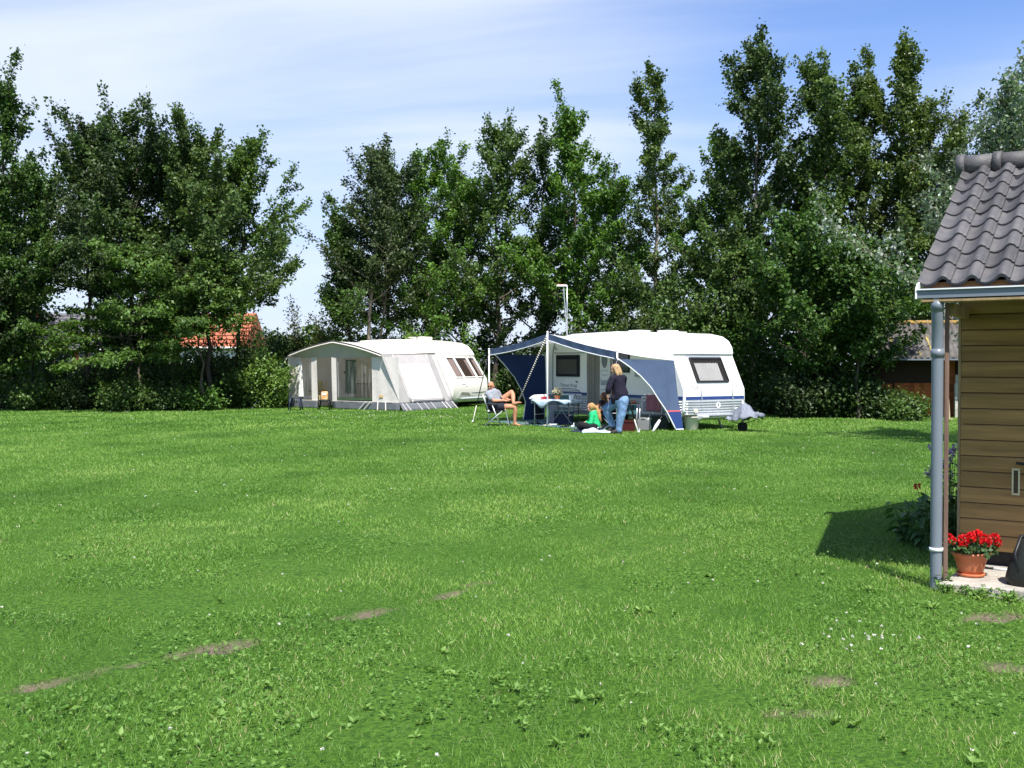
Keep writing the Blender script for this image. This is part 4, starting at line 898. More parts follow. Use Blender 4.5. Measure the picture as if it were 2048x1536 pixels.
part('lid_handle', MB().tube([(-.03, .30, 1.09), (.02, .33, 1.06), (.02, .45, 1.06), (-.03, .48, 1.09)], .010, 6), GREYT, c2, smooth=True); part('lid_handle', MB().tube([(-.03, 1.66, 1.09), (.02, 1.69, 1.06), (.02, 1.80, 1.06), (-.03, 1.83, 1.09)], .010, 6), GREYT, c2, smooth=True)
for y in (.56, 1.62): part('strap', MB().tube([(-.055, y, 1.10), (.018, y, 1.0), (.044, y, .70), (.050, y, .5), (.02, y, .40)], .013, 6), STEEL, c2, smooth=True)
bd = part('badge', MB().tube([(.03, 1.10, .60), (.058, 1.10, .60)], .072, 20), PVCW, c2, smooth=False)
part('badge_mark', MB().bb(.0585, .061, 1.085, 1.115, .565, .635).bb(.0585, .061, 1.07, 1.13, .592, .606), LOGO, bd)
lp = part('marker_lamp', MB().tube([(.03, .34, .47), (.070, .34, .47)], .058, 16), mat('clear_lens', (.78, .76, .70), .2, .6), c2)
part('lamp_lens', MB().tube([(.0705, .34, .47), (.076, .34, .47)], .036, 14), mat('lens_yellow', (.65, .58, .40), .2, .6), lp)
part('marker_lamp', MB().tube([(.03, 1.74, .47), (.070, 1.74, .47)], .058, 16), mat('clear_lens', (.78, .76, .70), .2, .6), c2)
part('reflector', MB().bb(.045, .056, 1.08, 1.13, .37, .395), PVCW, c2)
part('bumper', MB().prism([(-.15, .22), (.10, .24), (.24, .30), (.24, .36), (-.15, .36)], .42, 1.72, 'y'), mat('drawbar_cover', (.60, .62, .60), .5, .4), c2, bevel=.02)
part('red_mark', MB().bb(-.452, -.43, 1.02, 1.07, 1.955, 1.985), mat('red_print', (.6, .12, .08), .5), c2)
# roof furniture
for (x, y, w_) in [(-2.35, .55, .42), (-1.55, .85, .36), (-1.15, .75, .40)]: 
    zr = 2.49 if x < -2 else 2.47 if x < -1.4 else 2.42
    part('roof_vent', MB().bb(x - w_ / 2, x + w_ / 2, y - .22, y + .22, zr - .03, zr + .030), CW, c2, bevel=.02)
part('roof_edge', MB().bb(-5.2, -3.55, .25, 1.85, 2.478, 2.515), mat('dark_roof_mat', (.03, .032, .045), .6), c2, bevel=.01)
# side: window, rail line, print, service hatches, door with bead curtain
def side_window(parent, x0, x1, z0, z1, bev=.03):
    f = part('window', MB().bb(x0, x1, -.028, -.0005, z0, z1), RUB, parent, bevel=bev)
    part('pane', MB().bb(x0 + .045, x1 - .045, -.034, -.0285, z0 + .045, z1 - .045), DGL, f, bevel=.0)
    return f
sw = side_window(c2, -5.36, -4.23, 1.27, 1.885)
part('curtain', MB().grid(lambda u, v: (-5.27 + .93 * u, -.038 + .003 * math.sin(u * 60), 1.34 + .42 * v), 60, 2), fabric('dark_net', (.085, .082, .078), .1), sw, smooth=True)
part('window_hinge', MB().bb(-5.12, -5.04, -.036, -.029, 1.282, 1.305).bb(-4.55, -4.47, -.036, -.029, 1.282, 1.305), BLK, sw)
part('beading', MB().bb(-5.45, -4.0, -.014, 0, 1.925, 1.955), GREYT, c2)
part('rail_post', MB().tube([(-5.53, -.012, .5), (-5.53, -.012, 1.9), (-5.50, -.012, 2.1), (-5.40, -.012, 2.25), (-5.2, -.012, 2.31)], .016, 6), GREYT, c2, smooth=True)
part('handle_loop', MB().tube([(-5.42, 0, 2.10), (-5.42, -.06, 2.12), (-5.34, -.06, 2.06), (-5.34, 0, 2.04)], .016, 6), GREYT, c2, smooth=True)
text_part('lettering', 'Travel King', .135, LOGO, c2, (-5.20, -.0035, .985), (R(90), 0, 0), .28, .0015, 1.3)
part('crown_print', MB().prism([(-4.42, 1.10), (-4.46, 1.16), (-4.41, 1.135), (-4.385, 1.175), (-4.36, 1.135), (-4.31, 1.16), (-4.35, 1.10)], -.003, -.0005, 'y'), LOGO, c2)
for (dz, x1) in ((0, -4.25), (-.045, -4.15), (-.085, -4.02)):
    part('swoosh', MB().tube([(-5.42, -.002, .925 + dz + .05), (-5.36, -.002, .93 + dz), (-4.7, -.002, .935 + dz), (x1 - .2, -.002, .92 + dz), (x1, -.002, .875 + dz)], .0085, 4), LOGO if dz else mat('maroon_print', (.10, .03, .03), .5), c2)
def hatch(x0, x1, z0, z1):
    o = part('hatch', MB().bb(x0, x0 + .05, -.034, -.002, z0, z1).bb(x1 - .05, x1, -.034, -.002, z0, z1).bb(x0 + .05, x1 - .05, -.034, -.002, z1 - .05, z1).bb(x0 + .05, x1 - .05, -.034, -.002, z0, z0 + .05), mat('hatch_frame', (.60, .61, .60), .4, .4), c2)
    part('hatch_lid', MB().bb(x0 + .05, x1 - .05, -.026, -.0185, z0 + .05, z1 - .05), GREYT, o)
    for xx in (x0 + .13, x1 - .13): part('hatch_lock', MB().tube([(xx, -.045, z1 - .11), (xx, -.027, z1 - .11)], .03, 10), CW, o)
hatch(-5.16, -4.14, .40, .795); hatch(-1.56, -.75, .35, .80)
part('side_marker', MB().bb(-1.98, -1.80, -.032, -.008, .62, .66), mat('amber_lens', (.62, .12, .03), .3, .5), c2)
dr = part('door_opening', MB().bb(-3.86, -3.29, -.010, -.001, .36, 2.02), mat('dark_doorway', (.012, .012, .014), .9), c2)
part('door_frame', MB().bb(-3.885, -3.862, -.03, .0, .34, 2.04).bb(-3.288, -3.265, -.03, .0, .34, 2.04).bb(-3.862, -3.288, -.03, 0, 2.022, 2.04), CW, c2)
STR = mat('curtain_strand', (.20, .19, .165), .9, .1, .0, 30, c2=(.36, .34, .30), rnd=.3)
smb = MB().tube([(0, 0, 0), (.004, -.004, .5), (-.004, .0, 1.0), (.0, 0, 1.62)], .0105, 5).mesh('strand')
bc = part('bead_curtain', MB().bb(-3.855, -3.295, -.050, -.030, 2.0, 2.02), GREYT, c2)
pieces(('strand', smb), STR, bc, [(-3.85 + k * .0136 + random.uniform(-.003, .003), -.042 + random.uniform(-.012, .012), .385 + random.uniform(-.01, .02)) for k in range(41)], [(0, R(random.uniform(-.4, .4)), random.uniform(0, 6)) for k in range(41)])
dl = part('door', MB().bb(-3.245, -2.80, -.085, -.050, .40, 2.02), mat('door_white', (.66, .67, .65), .4, .4), c2, bevel=.025)
part('door_window', MB().prism([(-3.15, 1.82), (-2.90, 1.82), (-2.90, 1.70), (-2.93, 1.60), (-2.98, 1.535), (-3.025, 1.52), (-3.07, 1.535), (-3.12, 1.60), (-3.15, 1.70)], -.092, -.086, 'y'), mat('door_glass', (.13, .15, .16), .1, .6), dl)
part('door_print', MB().prism([(-3.19, 1.06), (-2.88, 1.06), (-2.88, 1.22), (-2.98, 1.18), (-3.06, 1.20), (-3.13, 1.16), (-3.19, 1.26)], -.089, -.0855, 'y'), mat('print_grey', (.30, .32, .33), .5), dl)
for (z, b) in ((1.42, .05), (1.36, -.04), (.92, .03), (.70, .06)): part('door_line', MB().tube([(-3.19, -.0865, z), (-3.08, -.0865, z + b), (-2.94, -.0865, z + b * .4), (-2.86, -.0865, z + b)], .007, 4), mat('print_grey', (.30, .32, .33), .5), dl)
side_window(c2, -2.74, -2.06, 1.40, 1.95, .06)
fv = part('vent', MB().bb(-1.84, -1.28, -.03, 0, 1.30, 1.34).bb(-1.84, -1.28, -.03, 0, 1.50, 1.53).bb(-1.84, -1.80, -.03, 0, 1.341, 1.499).bb(-1.32, -1.28, -.03, 0, 1.341, 1.499), GREYT, c2)
part('vent_lamp', MB().ball((-1.33, -.05, 1.30), (.09, .045, .05), 10, 6), BLK, fv, smooth=True)
# running gear
for yy in (.12, W2 - .30):
    wl_ = part('wheel', MB().tube([(-2.75, yy, .31), (-2.75, yy + .18, .31)], .31, 24), TYRE, c2, bevel=.03)
    part('rim', MB().tube([(-2.75, yy - .01, .31), (-2.75, yy + .02, .31)], .19, 18), STEEL, wl_)
part('chassis', MB().bb(-5.6, -.2, .25, .33, .20, .30).bb(-5.6, -.2, W2 - .33, W2 - .25, .20, .30), STEEL, c2)
for (x, y) in ((-.7, .3), (-.7, W2 - .3), (-5.2, .3), (-5.2, W2 - .3)): part('steady_leg', MB().tube([(x, y, .29), (x + .16, y, .02)], .025, 6).bb(x + .09, x + .25, y - .06, y + .06, 0, .02), STEEL, c2)
dbx = 1.25
part('drawbar', MB().tube([(-.1, .5, .33), (dbx, 1.04, .42)], .035, 8).tube([(-.1, W2 - .5, .33), (dbx, 1.04, .42)], .035, 8), STEEL, c2)
jw = part('jockey_wheel', MB().tube([(1.02, .96, .14), (1.02, .96, .75)], .026, 10), STEEL, c2, smooth=True)
part('jockey_tyre', MB().tube([(1.02, .90, .11), (1.02, 1.02, .11)], .11, 16), TYRE, jw)
# grey cover pulled over the coupling
TARP = fabric('grey_tarp', (.23, .25, .30), .12, .08, 3, .6)
cv = thing('drawbar_cover', 'crumpled grey cover draped over the caravan coupling', 'cover', O2, Y2)
def cvr(u, v):
    x = .70 + .86 * u; pk = math.exp(-((u - .42) / .24) ** 2) * .20 + .05 * math.sin(9 * u) * (v - .5); hw = .30 if u < .55 else .30 - .42 * (u - .55); s = (v - .5) * 2
    top = .50 + pk - .06 * u; z = top - (abs(s) ** 1.5) * (top - (.25 + .10 * u + .03 * math.sin(7 * u + 4 * s))) + .018 * math.sin(23 * u + 5 * s) + .012 * math.sin(31 * s + 6 * u)
    return (x, 1.0 + s * hw * (1 - .12 * math.sin(6 * u)) + .02 * math.sin(17 * u), z)
part('cover', MB().grid(cvr, 44, 28), TARP, cv, smooth=True, solid=.012)
part('cover_end', MB().ball((1.56, 1.02, .40), (.09, .10, .065), 14, 8), TARP, cv, smooth=True)
part('cord', MB().tube([(1.56, .92, .32), (1.3, .86, .22), (1.0, .78, .20), (.70, .76, .30)], .010, 6), BLK, cv, smooth=True)
bk_ = thing('bucket', 'cream plastic bucket standing under the caravan front', 'bucket', O2 + Matrix.Rotation(Y2, 3, 'Z') @ Vector((-.14, .38, 0)))
part('bucket', MB().lathe([(.150, 0), (.160, .01), (.195, .30), (.205, .305), (.205, .325), (.193, .325), (.150, .02), (.0, .02)], seg=28), mat('cream_plastic', (.76, .71, .60), .45, .4), bk_, smooth=True)
part('bucket_handle', MB().tube([(.205 * math.cos(a), -.02 - .06 * math.sin(a), .30 - .13 * math.sin(a)) for a in np.linspace(0, PI, 13)], .005, 6), STEEL, bk_)
ae = thing('television_aerial', 'thin television aerial mast with short bar above the blue canopy', 'aerial', W(1134, 29.6), 0)
part('mast', MB().tube([(0, 0, 2.45), (0, 0, 3.86)], .016, 8), ALU, ae, smooth=True)
part('aerial_bar', MB().bb(-.30, .0, -.02, .02, 3.83, 3.88), PVCW, ae, bevel=.01); part('red_tip', MB().bb(-.30, -.06, -.02, .02, 3.881, 3.892), mat('red_print', (.6, .12, .08), .5), ae)
part('stay_wire', MB().tube([(-.10, 0, 3.80), (-.085, 0, 3.6), (-.03, .0, 2.9), (-.01, 0, 2.5)], .014, 6), ALU, ae)

# ------------------------------------------------------------------ blue sun canopy
can = thing('sun_canopy', 'blue and white sun canopy stretched from the white caravan', 'awning', O2, Y2)
BLUE = fabric('canopy_blue', (.075, .110, .190), .16, .07, 4)
BLUE_SHADED = fabric('canopy_blue_shaded', (.020, .040, .115), .10, .07, 4)  # canopy blue darkened to carry the shade on the left wing
CANW = fabric('canopy_white', (.70, .71, .68), .24, .04, 2)
XL, XC, XR, YF = -6.12, -3.23, -.34, -1.78
def rail(x):
    z = 2.30
    if x > -.95: k = (x + .95) / .60; z = 2.30 - .60 * (1 - math.sqrt(max(0, 1 - min(1, k) ** 2)))
    return z
def front_z(x):
    if x < XC: k = (x - XL) / (XC - XL); return 2.04 + (2.41 - 2.04) * k - .05 * math.sin(PI * k)
    k = (x - XC) / (XR - XC); return 2.41 + (1.90 - 2.41) * k - .04 * math.sin(PI * k)
def roof_f(u, v):
    x = XL + (XR - XL) * u; zf = front_z(x); zb_ = min(rail(x), 2.30); z = zf + (zb_ - zf) * v - .05 * math.sin(PI * v) * (1 if XL + .3 < x < XR - .1 else .2) + .008 * math.sin(x * 9 + v * 4)
    return (x, YF + (abs(YF) - .012) * v, z)
part('canopy_roof', MB().grid(roof_f, 60, 12), CANW, can, smooth=True)
val = part('valance', MB().grid(lambda u, v: (XL + (XR - XL) * u, YF - .012 + .012 * math.sin(u * 70) * (1 - v), front_z(XL + (XR - XL) * u) + .012 - .17 * (1 - v)), 90, 3), BLUE, can, smooth=True)
part('valance_trim', MB().tube([(XL + (XR - XL) * u, YF - .016, front_z(XL + (XR - XL) * u) - .165) for u in np.linspace(0, 1, 50)], .014, 6), PVCW, val, smooth=True)
# wings at both ends
def wing_curve(s):   # share of depth along the ground -> height of the cut-away edge
    K = [(0, 1.74), (.2, 1.56), (.41, 1.33), (.59, 1.06), (.72, .76), (.86, .46), (.95, .18), (1, .02)]
    return np.interp(s, [k[0] for k in K], [k[1] for k in K])
from math import sin
def right_wing(u, v):
    s = u; yb = YF + (abs(YF) - .26) * min(1, s / .85) if s < .85 else -.26 + (.255) * (s - .85) / .15
    return None
mb = MB(); n = 40
for i in range(n + 1):
    s = i / n; y = YF + (abs(YF) - .02) * s
    sc_ = (y - YF) / (abs(YF) - .26)
    zb_ = wing_curve(sc_) if sc_ < 1 else .02
    for j in range(9):
        v = j / 8; ztop = 1.745 - .035 * s; z = zb_ + (ztop - zb_) * v
        x = XR + .34 * max(0, (1.72 - z) / 1.7) * 1.0 - .03 * abs(math.sin(4 * s + 1.5 * z)) * (1 - v) * v * 2 * (z > .5) - (.035 * abs(math.sin(12 * s)) if s > .8 else 0) * v * (1 - v) * 3 * (z > .5)
        mb.v.append((x, y, z))
fb, fr = [], []
lowband = MB()
for i in range(n):
    for j in range(8):
        a = i * 9 + j; mb.f.append((a, a + 9, a + 10, a + 1))
rw = part('wing', mb, BLUE, can, label='lit blue right wing with a curved white edge', smooth=True)
edge = []
for i in range(n + 1):
    y = YF + (abs(YF) - .26) * i / n; z = wing_curve(i / n); edge.append((XR + .34 * max(0, (1.72 - z) / 1.7) + .006, y, z))
part('wing_trim', MB().tube(edge, .017, 6), PVCW, rw, smooth=True)
part('hem', MB().tube([(.008, y, .03) for y in np.linspace(-.27, -.02, 5)], .018, 6), PVCW, rw)
# red tape and navy foot band, sewn 3 mm proud of the wing
def wxz(z, o): return XR + .34 * max(0, (1.72 - z) / 1.7) + o
def yedge(z): return YF + (abs(YF) - .26) * float(np.interp(-z, [-k for k in (1.74, 1.56, 1.33, 1.06, .76, .46, .18, .02)], [0, .2, .41, .59, .72, .86, .95, 1]))
part('tape', MB().grid(lambda u, v: (wxz(.46 + .035 * v, .016), yedge(.46 + .035 * v) + .02 + (-.03 - yedge(.46) - .02) * u, .46 + .035 * v), 8, 1), mat('red_tape', (.50, .10, .12), .7), rw, solid=.004)
part('foot_band', MB().grid(lambda u, v: (wxz(.03 + .425 * v, .016), yedge(.03 + .425 * v) + .02 + (-.03 - yedge(.03 + .425 * v) - .02) * u, .03 + .425 * v), 8, 4), mat('navy_band', (.018, .045, .16), .7), rw, solid=.004)
# left wing seen from inside; its shade is put into a darker blue
def lw_edge(z):  # y of the front edge at height z
    return float(np.interp(z, [0, .25, .55, .9, 1.25, 1.6, 1.88, 1.90], [-.78, -.74, -.70, -.86, -1.08, -1.42, -1.72, -1.78]))
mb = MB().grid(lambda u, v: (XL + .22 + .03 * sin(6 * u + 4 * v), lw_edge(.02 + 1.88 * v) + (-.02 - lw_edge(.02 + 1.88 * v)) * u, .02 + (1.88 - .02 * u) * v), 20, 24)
lw = part('wing', mb, BLUE_SHADED, can, label='left wing in a blue darkened for shade', smooth=True)
part('wing_trim', MB().tube([(XL + .21, lw_edge(z) - .004, z) for z in np.linspace(.02, 1.9, 30)], .014, 6), PVCW, lw, smooth=True)
part('foot_band', MB().grid(lambda u, v: (XL + .205, lw_edge(.02 + .42 * v) + (-.03 - lw_edge(.02 + .42 * v)) * u, .02 + .42 * v), 6, 3), mat('navy_band_shaded', (.012, .014, .022), .8), lw, solid=.003)  # navy foot band darkened to near black for shade
for (x, z, nm) in ((XL, 2.02, 0), (XC, 2.43, 0), (XR, 1.90, 0)):
    po = part('pole', MB().tube([(x, YF - .03, 0), (x, YF - .03, z)], .022, 10), PVCW, can, smooth=True)
    part('pole_knob', MB().ball((x, YF - .03, z + .025), .03, 8, 6), PVCW, po, smooth=True)
part('roof_pole', MB().tube([(XL + .2, YF + .05, 1.98), (XL + .2, -.03, 2.18)], .014, 6).tube([(XC, YF, 2.38), (XC, -.03, 2.27)], .014, 6), ALU, can)
def canw(v): return O2 + Matrix.Rotation(Y2, 3, 'Z') @ Vector(v)
def strap(label, a, b, rad, dark_, pale, frac, twist):
    t = thing('guy_strap', label, 'guy line', b, 0, 'storm straps of the sun canopy'); a = Vector(a) - Vector(b); b = Vector((0, 0, 0))
    m1 = b + (a - b) * frac
    if twist:
        n_ = 34; d = (a - b); pr = MB(); dk = MB(); u = d.cross(Vector((0, 1, 0))).normalized(); w = d.cross(u).normalized()
        part('cord', MB().tube([b, a], rad, 8), pale, t, smooth=True)
        for k in range(n_):
            f0, f1 = .22 + .78 * k / n_, .22 + .78 * (k + .5) / n_
            dk.tube([b + d * f0, b + d * f1], rad * 1.2, 6)
        o = part('dark_weave', dk, dark_, t); o['kind'] = 'stuff'
    else:
        part('strap', MB().tube([m1, a], rad, 6), dark_, t, smooth=True); part('spring', MB().tube([b, m1], rad * .8, 6), pale, t, smooth=True)
    part('peg', MB().tube([b + Vector((0, 0, .02)), b + Vector((.03, -.02, .10))], .012, 6).ball(b + Vector((.0, -.03, .03)), .028, 8, 5), PVCW, t)
strap('black and white woven strap running from the canopy peak down to the grass', canw((XC, YF - .05, 2.36)), W(1017, 27.6, .02), .020, BLK, mat('pale_cord', (.62, .60, .54), .7), 0, True)
strap('thin black strap leaning left of the sitting man', canw((XL, YF - .05, 1.92)), W(945, 28.6, .02), .015, BLK, mat('pale_cord', (.62, .60, .54), .7), .24, False)
strap('black strap running from the right canopy corner past the folding chair', canw((XR - .05, YF - .05, 1.86)), W(1277, 24.15, .02), .019, BLK, mat('pale_cord', (.62, .60, .54), .7), .17, False)
gs = structure('ground_sheet', MB().grid(lambda u, v: tuple(canw((-5.9 + 4.2 * u + .05 * sin(5 * v), -1.95 + 1.75 * v, .012 + .010 * sin(14 * u) * sin(9 * v)))), 24, 12).mesh('ground_sheet'), mat('sheet_blue', (.085, .155, .215), .7, .2, .15, 5), solid=.004)
gs['kind'] = ''; del gs['kind']; tag(gs, 'blue grey ground sheet spread under the sun canopy', 'ground sheet')

# ------------------------------------------------------------------ cream caravan and its awning
O1 = Vector((-2.25, 38.70, 0)); Y1 = R(-34)
A1, B1 = (.04, 1.05), (-.58, 1.92)
c1 = thing('caravan', 'cream white caravan with raked three pane front window behind the awning', 'caravan', O1, Y1, 'caravans on the lawn')
W1 = 2.25
prof1 = [(-5.3, .28), (-.5, .20), (-.05, .20), (.02, .30), (.07, .70), (.04, 1.05), (-.58, 1.92), (-.56, 1.99), (-.66, 2.14), (-.86, 2.34), (-1.15, 2.46), (-2.0, 2.57), (-3.2, 2.60), (-4.6, 2.56), (-5.1, 2.44), (-5.28, 2.2), (-5.35, 1.5)]
part('body', hull(prof1, W1, .05), CC, c1, bevel=.05, bseg=3)
mb = MB(); rake_quad(mb, A1, B1, .12, W1 - .12, 1.06, 1.89, .012); wb = part('window_band', mb, CW, c1, bevel=.01)
for (y0, y1, cut) in ((.28, .70, 0), (.82, 1.52, 0), (1.64, 2.02, 1)):
    mb = MB(); rake_quad(mb, A1, B1, y0, y1, 1.13, 1.84, .017); w_ = part('window', mb, INNER, c1)
    mb = MB(); rake_quad(mb, A1, B1, y0, y1, 1.13, 1.84, .050, .004); part('pane', mb, tinted('tinted_pane', (.05, .035, .028), .25) if 'tinted_pane' not in MATS else MATS['tinted_pane'], w_, bevel=.0)
    mb = MB(); [rake_quad(mb, A1, B1, *q, .052, .045) for q in ((y0 - .03, y0, 1.10, 1.87), (y1, y1 + .03, 1.10, 1.87), (y0, y1, 1.10, 1.13), (y0, y1, 1.84, 1.87))]; part('frame', mb, CW, w_)
    yc = y1 - .03
    if not cut and y0 < .5: part('curtain', curtain_mesh(A1, B1, y0 + .03, y1 - .03, 1.16, 1.80, .030, 4, .008, 0), CURTP, w_, smooth=True)
    else: part('curtain', curtain_mesh(A1, B1, yc - .14, yc, 1.17, 1.78, .030, 2, .008, 0), CURTP, w_, smooth=True)
mb = MB(); rake_quad(mb, A1, B1, .10, W1 - .12, 1.875, 1.90, .028); part('window_rail', mb, GREYT, c1)
mb = MB(); rake_quad(mb, A1, B1, .9, W1 - .02, 1.965, 1.985, .03); part('hood_trim', mb, GREYT, c1)
part('roof_vent', MB().bb(-2.85, -1.95, .75, 1.35, 2.56, 2.70), mat('vent_cream', (.75, .72, .60), .5, .3), c1, bevel=.04)
part('front_recess', MB().prism([(.30, .36), (.46, .30), (1.05, .28), (1.2, .36), (1.02, .56), (.55, .58)], .048, .062, 'x'), mat('mirror_panel', (.55, .57, .50), .12, .6, metal=.7), c1)
part('front_trim', MB().tube([(.052, 1.2, .55), (.060, 1.7, .56), (.055, 2.1, .58)], .012, 6), GREYT, c1)
part('front_print', MB().tube([(.075, .55, .90), (.07, .75, .885), (.07, .80, .89)], .006, 4).bb(.068, .080, .82, .87, .80, .815), mat('print_grey', (.30, .32, .33), .5), c1)
part('chassis', MB().bb(-5, .0, .3, .38, .08, .2).bb(-5, .0, W1 - .38, W1 - .3, .08, .2), BLK, c1)
part('wheel', MB().tube([(-2.9, .05, .30), (-2.9, .22, .30)], .30, 20), TYRE, c1)
part('drawbar', MB().tube([(-.1, .5, .32), (1.2, 1.12, .42)], .04, 8).tube([(-.1, 1.7, .32), (1.2, 1.12, .42)], .04, 8), STEEL, c1)
jw = part('jockey_wheel', MB().tube([(1.0, 1.0, .12), (1.0, 1.0, .8)], .03, 8), STEEL, c1); part('jockey_tyre', MB().tube([(1.0, .94, .11), (1.0, 1.06, .11)], .11, 14), TYRE, jw)
part('side_door', MB().bb(-2.25, -1.45, -.02, -.001, .45, 2.0), mat('door_cream', (.66, .61, .49), .5), c1, bevel=.008)
part('door_window', MB().prism([(-2.08, 1.95), (-1.55, 1.95), (-1.56, 1.80), (-1.64, 1.66), (-1.76, 1.60), (-1.87, 1.60), (-1.99, 1.66), (-2.07, 1.80)], -.034, -.021, 'y'), mat('tinted_glass', (.050, .040, .034), .06, .6), c1)
part('door_line', MB().bb(-2.24, -1.46, -.028, -.0205, 1.24, 1.27), GREYT, c1)
part('door_handle', MB().ball((-2.16, -.03, 1.50), (.04, .02, .07), 8, 6), BLK, c1)
part('side_stripe', MB().bb(-4.9, -2.27, -.012, -.001, .84, .87), mat('brown_stripe', (.10, .07, .05), .6), c1)
part('side_lower', MB().bb(-4.9, -2.27, -.008, -.001, .30, .838), mat('beige_panel', (.50, .45, .36), .6), c1)
part('side_panel', MB().bb(-4.9, -2.27, -.008, -.001, .872, 1.9), mat('door_cream', (.66, .61, .49), .5), c1)

AW = fabric('awning_canvas', (.78, .725, .69), .16, .05, 2)
AWG = fabric('awning_grey', (.52, .49, .50), .14, .06, 3)
AWD = fabric('awning_skirt', (.155, .165, .185), .08, .10, 3)
FILM = mat('clear_film', (.8, .8, .8), .2, .3)
def film():
    m = FILM; nt = m.node_tree; N, L = nt.nodes, nt.links; b = N['Principled BSDF']; out = [n for n in N if n.type == 'OUTPUT_MATERIAL'][0]
    tr = N.new('ShaderNodeBsdfTransparent'); tr.inputs['Color'].default_value = (.93, .94, .94, 1); mx = N.new('ShaderNodeMixShader')
    tc = N.new('ShaderNodeTexCoord'); mp = N.new('ShaderNodeMapping'); mp.inputs['Scale'].default_value = (5, 1, .5); mp.inputs['Rotation'].default_value = (0, R(20), 0); L.new(tc.outputs['Object'], mp.inputs[0])
    ns = N.new('ShaderNodeTexNoise'); ns.inputs['Scale'].default_value = 2.5; ns.inputs['Detail'].default_value = 1; L.new(mp.outputs[0], ns.inputs['Vector'])
    mr = N.new('ShaderNodeMapRange'); mr.inputs['From Min'].default_value = .45; mr.inputs['From Max'].default_value = .75; mr.inputs['To Min'].default_value = .02; mr.inputs['To Max'].default_value = .16; L.new(ns.outputs['Fac'], mr.inputs['Value'])
    L.new(mr.outputs[0], mx.inputs[0]); L.new(tr.outputs[0], mx.inputs[1]); L.new(b.outputs[0], mx.inputs[2]); L.new(mx.outputs[0], out.inputs['Surface'])
film()
aw = thing('caravan_awning', 'grey and white tent awning with gable front on the cream caravan', 'awning', O1, Y1)
YW = -2.98; YG = -3.2; GL, GRX, GP = -5.26, -.65, -2.95
def gable(x):
    k = (x - GL) / (GP - GL) if x < GP else (GRX - x) / (GRX - GP)
    return 1.97 + .50 * k + .05 * sin(PI * k)
def railz(x):
    z = 2.44
    if x > -1.35: k = min(1, (x + 1.35) / .60); z = 2.44 - .46 * (1 - math.sqrt(max(0, 1 - k * k)))
    return z
def aroof(u, v):
    x0 = GL + (GRX - GL) * u; x1 = -5.1 + (-.76 + 5.1) * u; x = x0 + (x1 - x0) * v; zf, zb_ = gable(x0), railz(x1)
    return (x, YG + (-YG - .01) * v, zf + (zb_ - zf) * v - .03 * sin(PI * v) * (.3 + .7 * sin(PI * u)))
part('awning_roof', MB().grid(aroof, 48, 12), AW, aw, smooth=True)
part('roof_border', MB().tube([(GL + (GRX - GL) * u, YG - .012, gable(GL + (GRX - GL) * u) + .004) for u in np.linspace(0, 1, 40)], .022, 6), mat('dark_piping', (.05, .06, .055), .7), aw, smooth=True)
part('roof_piping', MB().tube([(GL + (GRX - GL) * u, YG - .02, gable(GL + (GRX - GL) * u) - .055) for u in np.linspace(0, 1, 40)], .028, 6), AW, aw, smooth=True)
gf = MB()
def gab(u, v):
    x = GL + .04 + (GRX - GL - .08) * u; return (x, YG + .06 + .28 * (1 - v) , 1.86 + (max(1.90, gable(x) - .02) - 1.86) * v)
part('gable_panel', MB().grid(gab, 40, 4), AWG, aw, smooth=True)
# front wall panels between x marks; windows are clear film in canvas frames
ZS, ZT = .30, 1.88
def yfront(z): return YW - .03 * (z - .3)
def fpanel(x0, x1, z0, z1, off=0.0, nu=6, wav=.008):
    def f(u, v):
        z = z0 + (z1 - z0) * v; x = x0 + (x1 - x0) * u; return (x, yfront(z) + off + wav * sin(x * 11 + z * 2), z)
    return MB().grid(f, nu, 6)
part('front_panel', fpanel(-5.42, -4.80, ZS, ZT, 0, 12), AW, aw, label='left lit front panel with bunched curtain', smooth=True)
part('curtain', MB().grid(lambda u, v: (-4.98 + .24 * u + .10 * (1 - v), yfront(1) - .02 + .02 * sin(u * 20), .42 + 1.32 * v), 20, 4), CURT, aw, smooth=True)
part('window', fpanel(-4.78, -4.25, .44, ZT - .03), FILM, aw)
part('window_flap', fpanel(-4.95, -4.25, .34, .435), AWD, aw, solid=.01)
part('front_panel', fpanel(-4.23, -3.94, ZS, ZT), AW, aw, smooth=True)
part('front_panel', fpanel(-3.20, -2.97, ZS, ZT), AW, aw, smooth=True)
part('window', fpanel(-2.96, -1.28, .44, ZT - .03), FILM, aw)
part('window_flap', fpanel(-2.96, -1.28, .33, .425, 0, 8), mat('dark_green_flap', (.06, .10, .055), .7), aw, solid=.012)
part('front_panel', fpanel(-1.26, -.02, ZS, ZT, 0, 16), AW, aw, label='lit right front panel', smooth=True)
part('patch', MB().bb(-.92, -.74, YW - .035, YW - .022, .45, .53), mat('orange_patch', (.62, .42, .16), .7), aw)
for (x0, x1) in ((-5.45, -3.95), (-3.20, .0)): part('skirt', fpanel(x0, x1, .0, ZS - .025, -.004, 14, .006), AWD, aw, smooth=True, solid=.004)
for (x0, x1) in ((-4.95, -3.94), (-3.2, -.02)): part('piping', fpanel(x0, x1, ZS - .022, ZS, -.008, 4, .006), AW, aw, solid=.012)
for (x0, z0, x1, z1) in ((-1.55, .28, -1.85, .0), (-1.30, .28, -1.62, .0), (-.98, .28, -.98, .0), (-.62, .28, -.60, .0)): part('skirt_strap', MB().tube([(x0, YW - .03, z0), (x1, YW - .05, z1)], .026, 4), AW, aw)
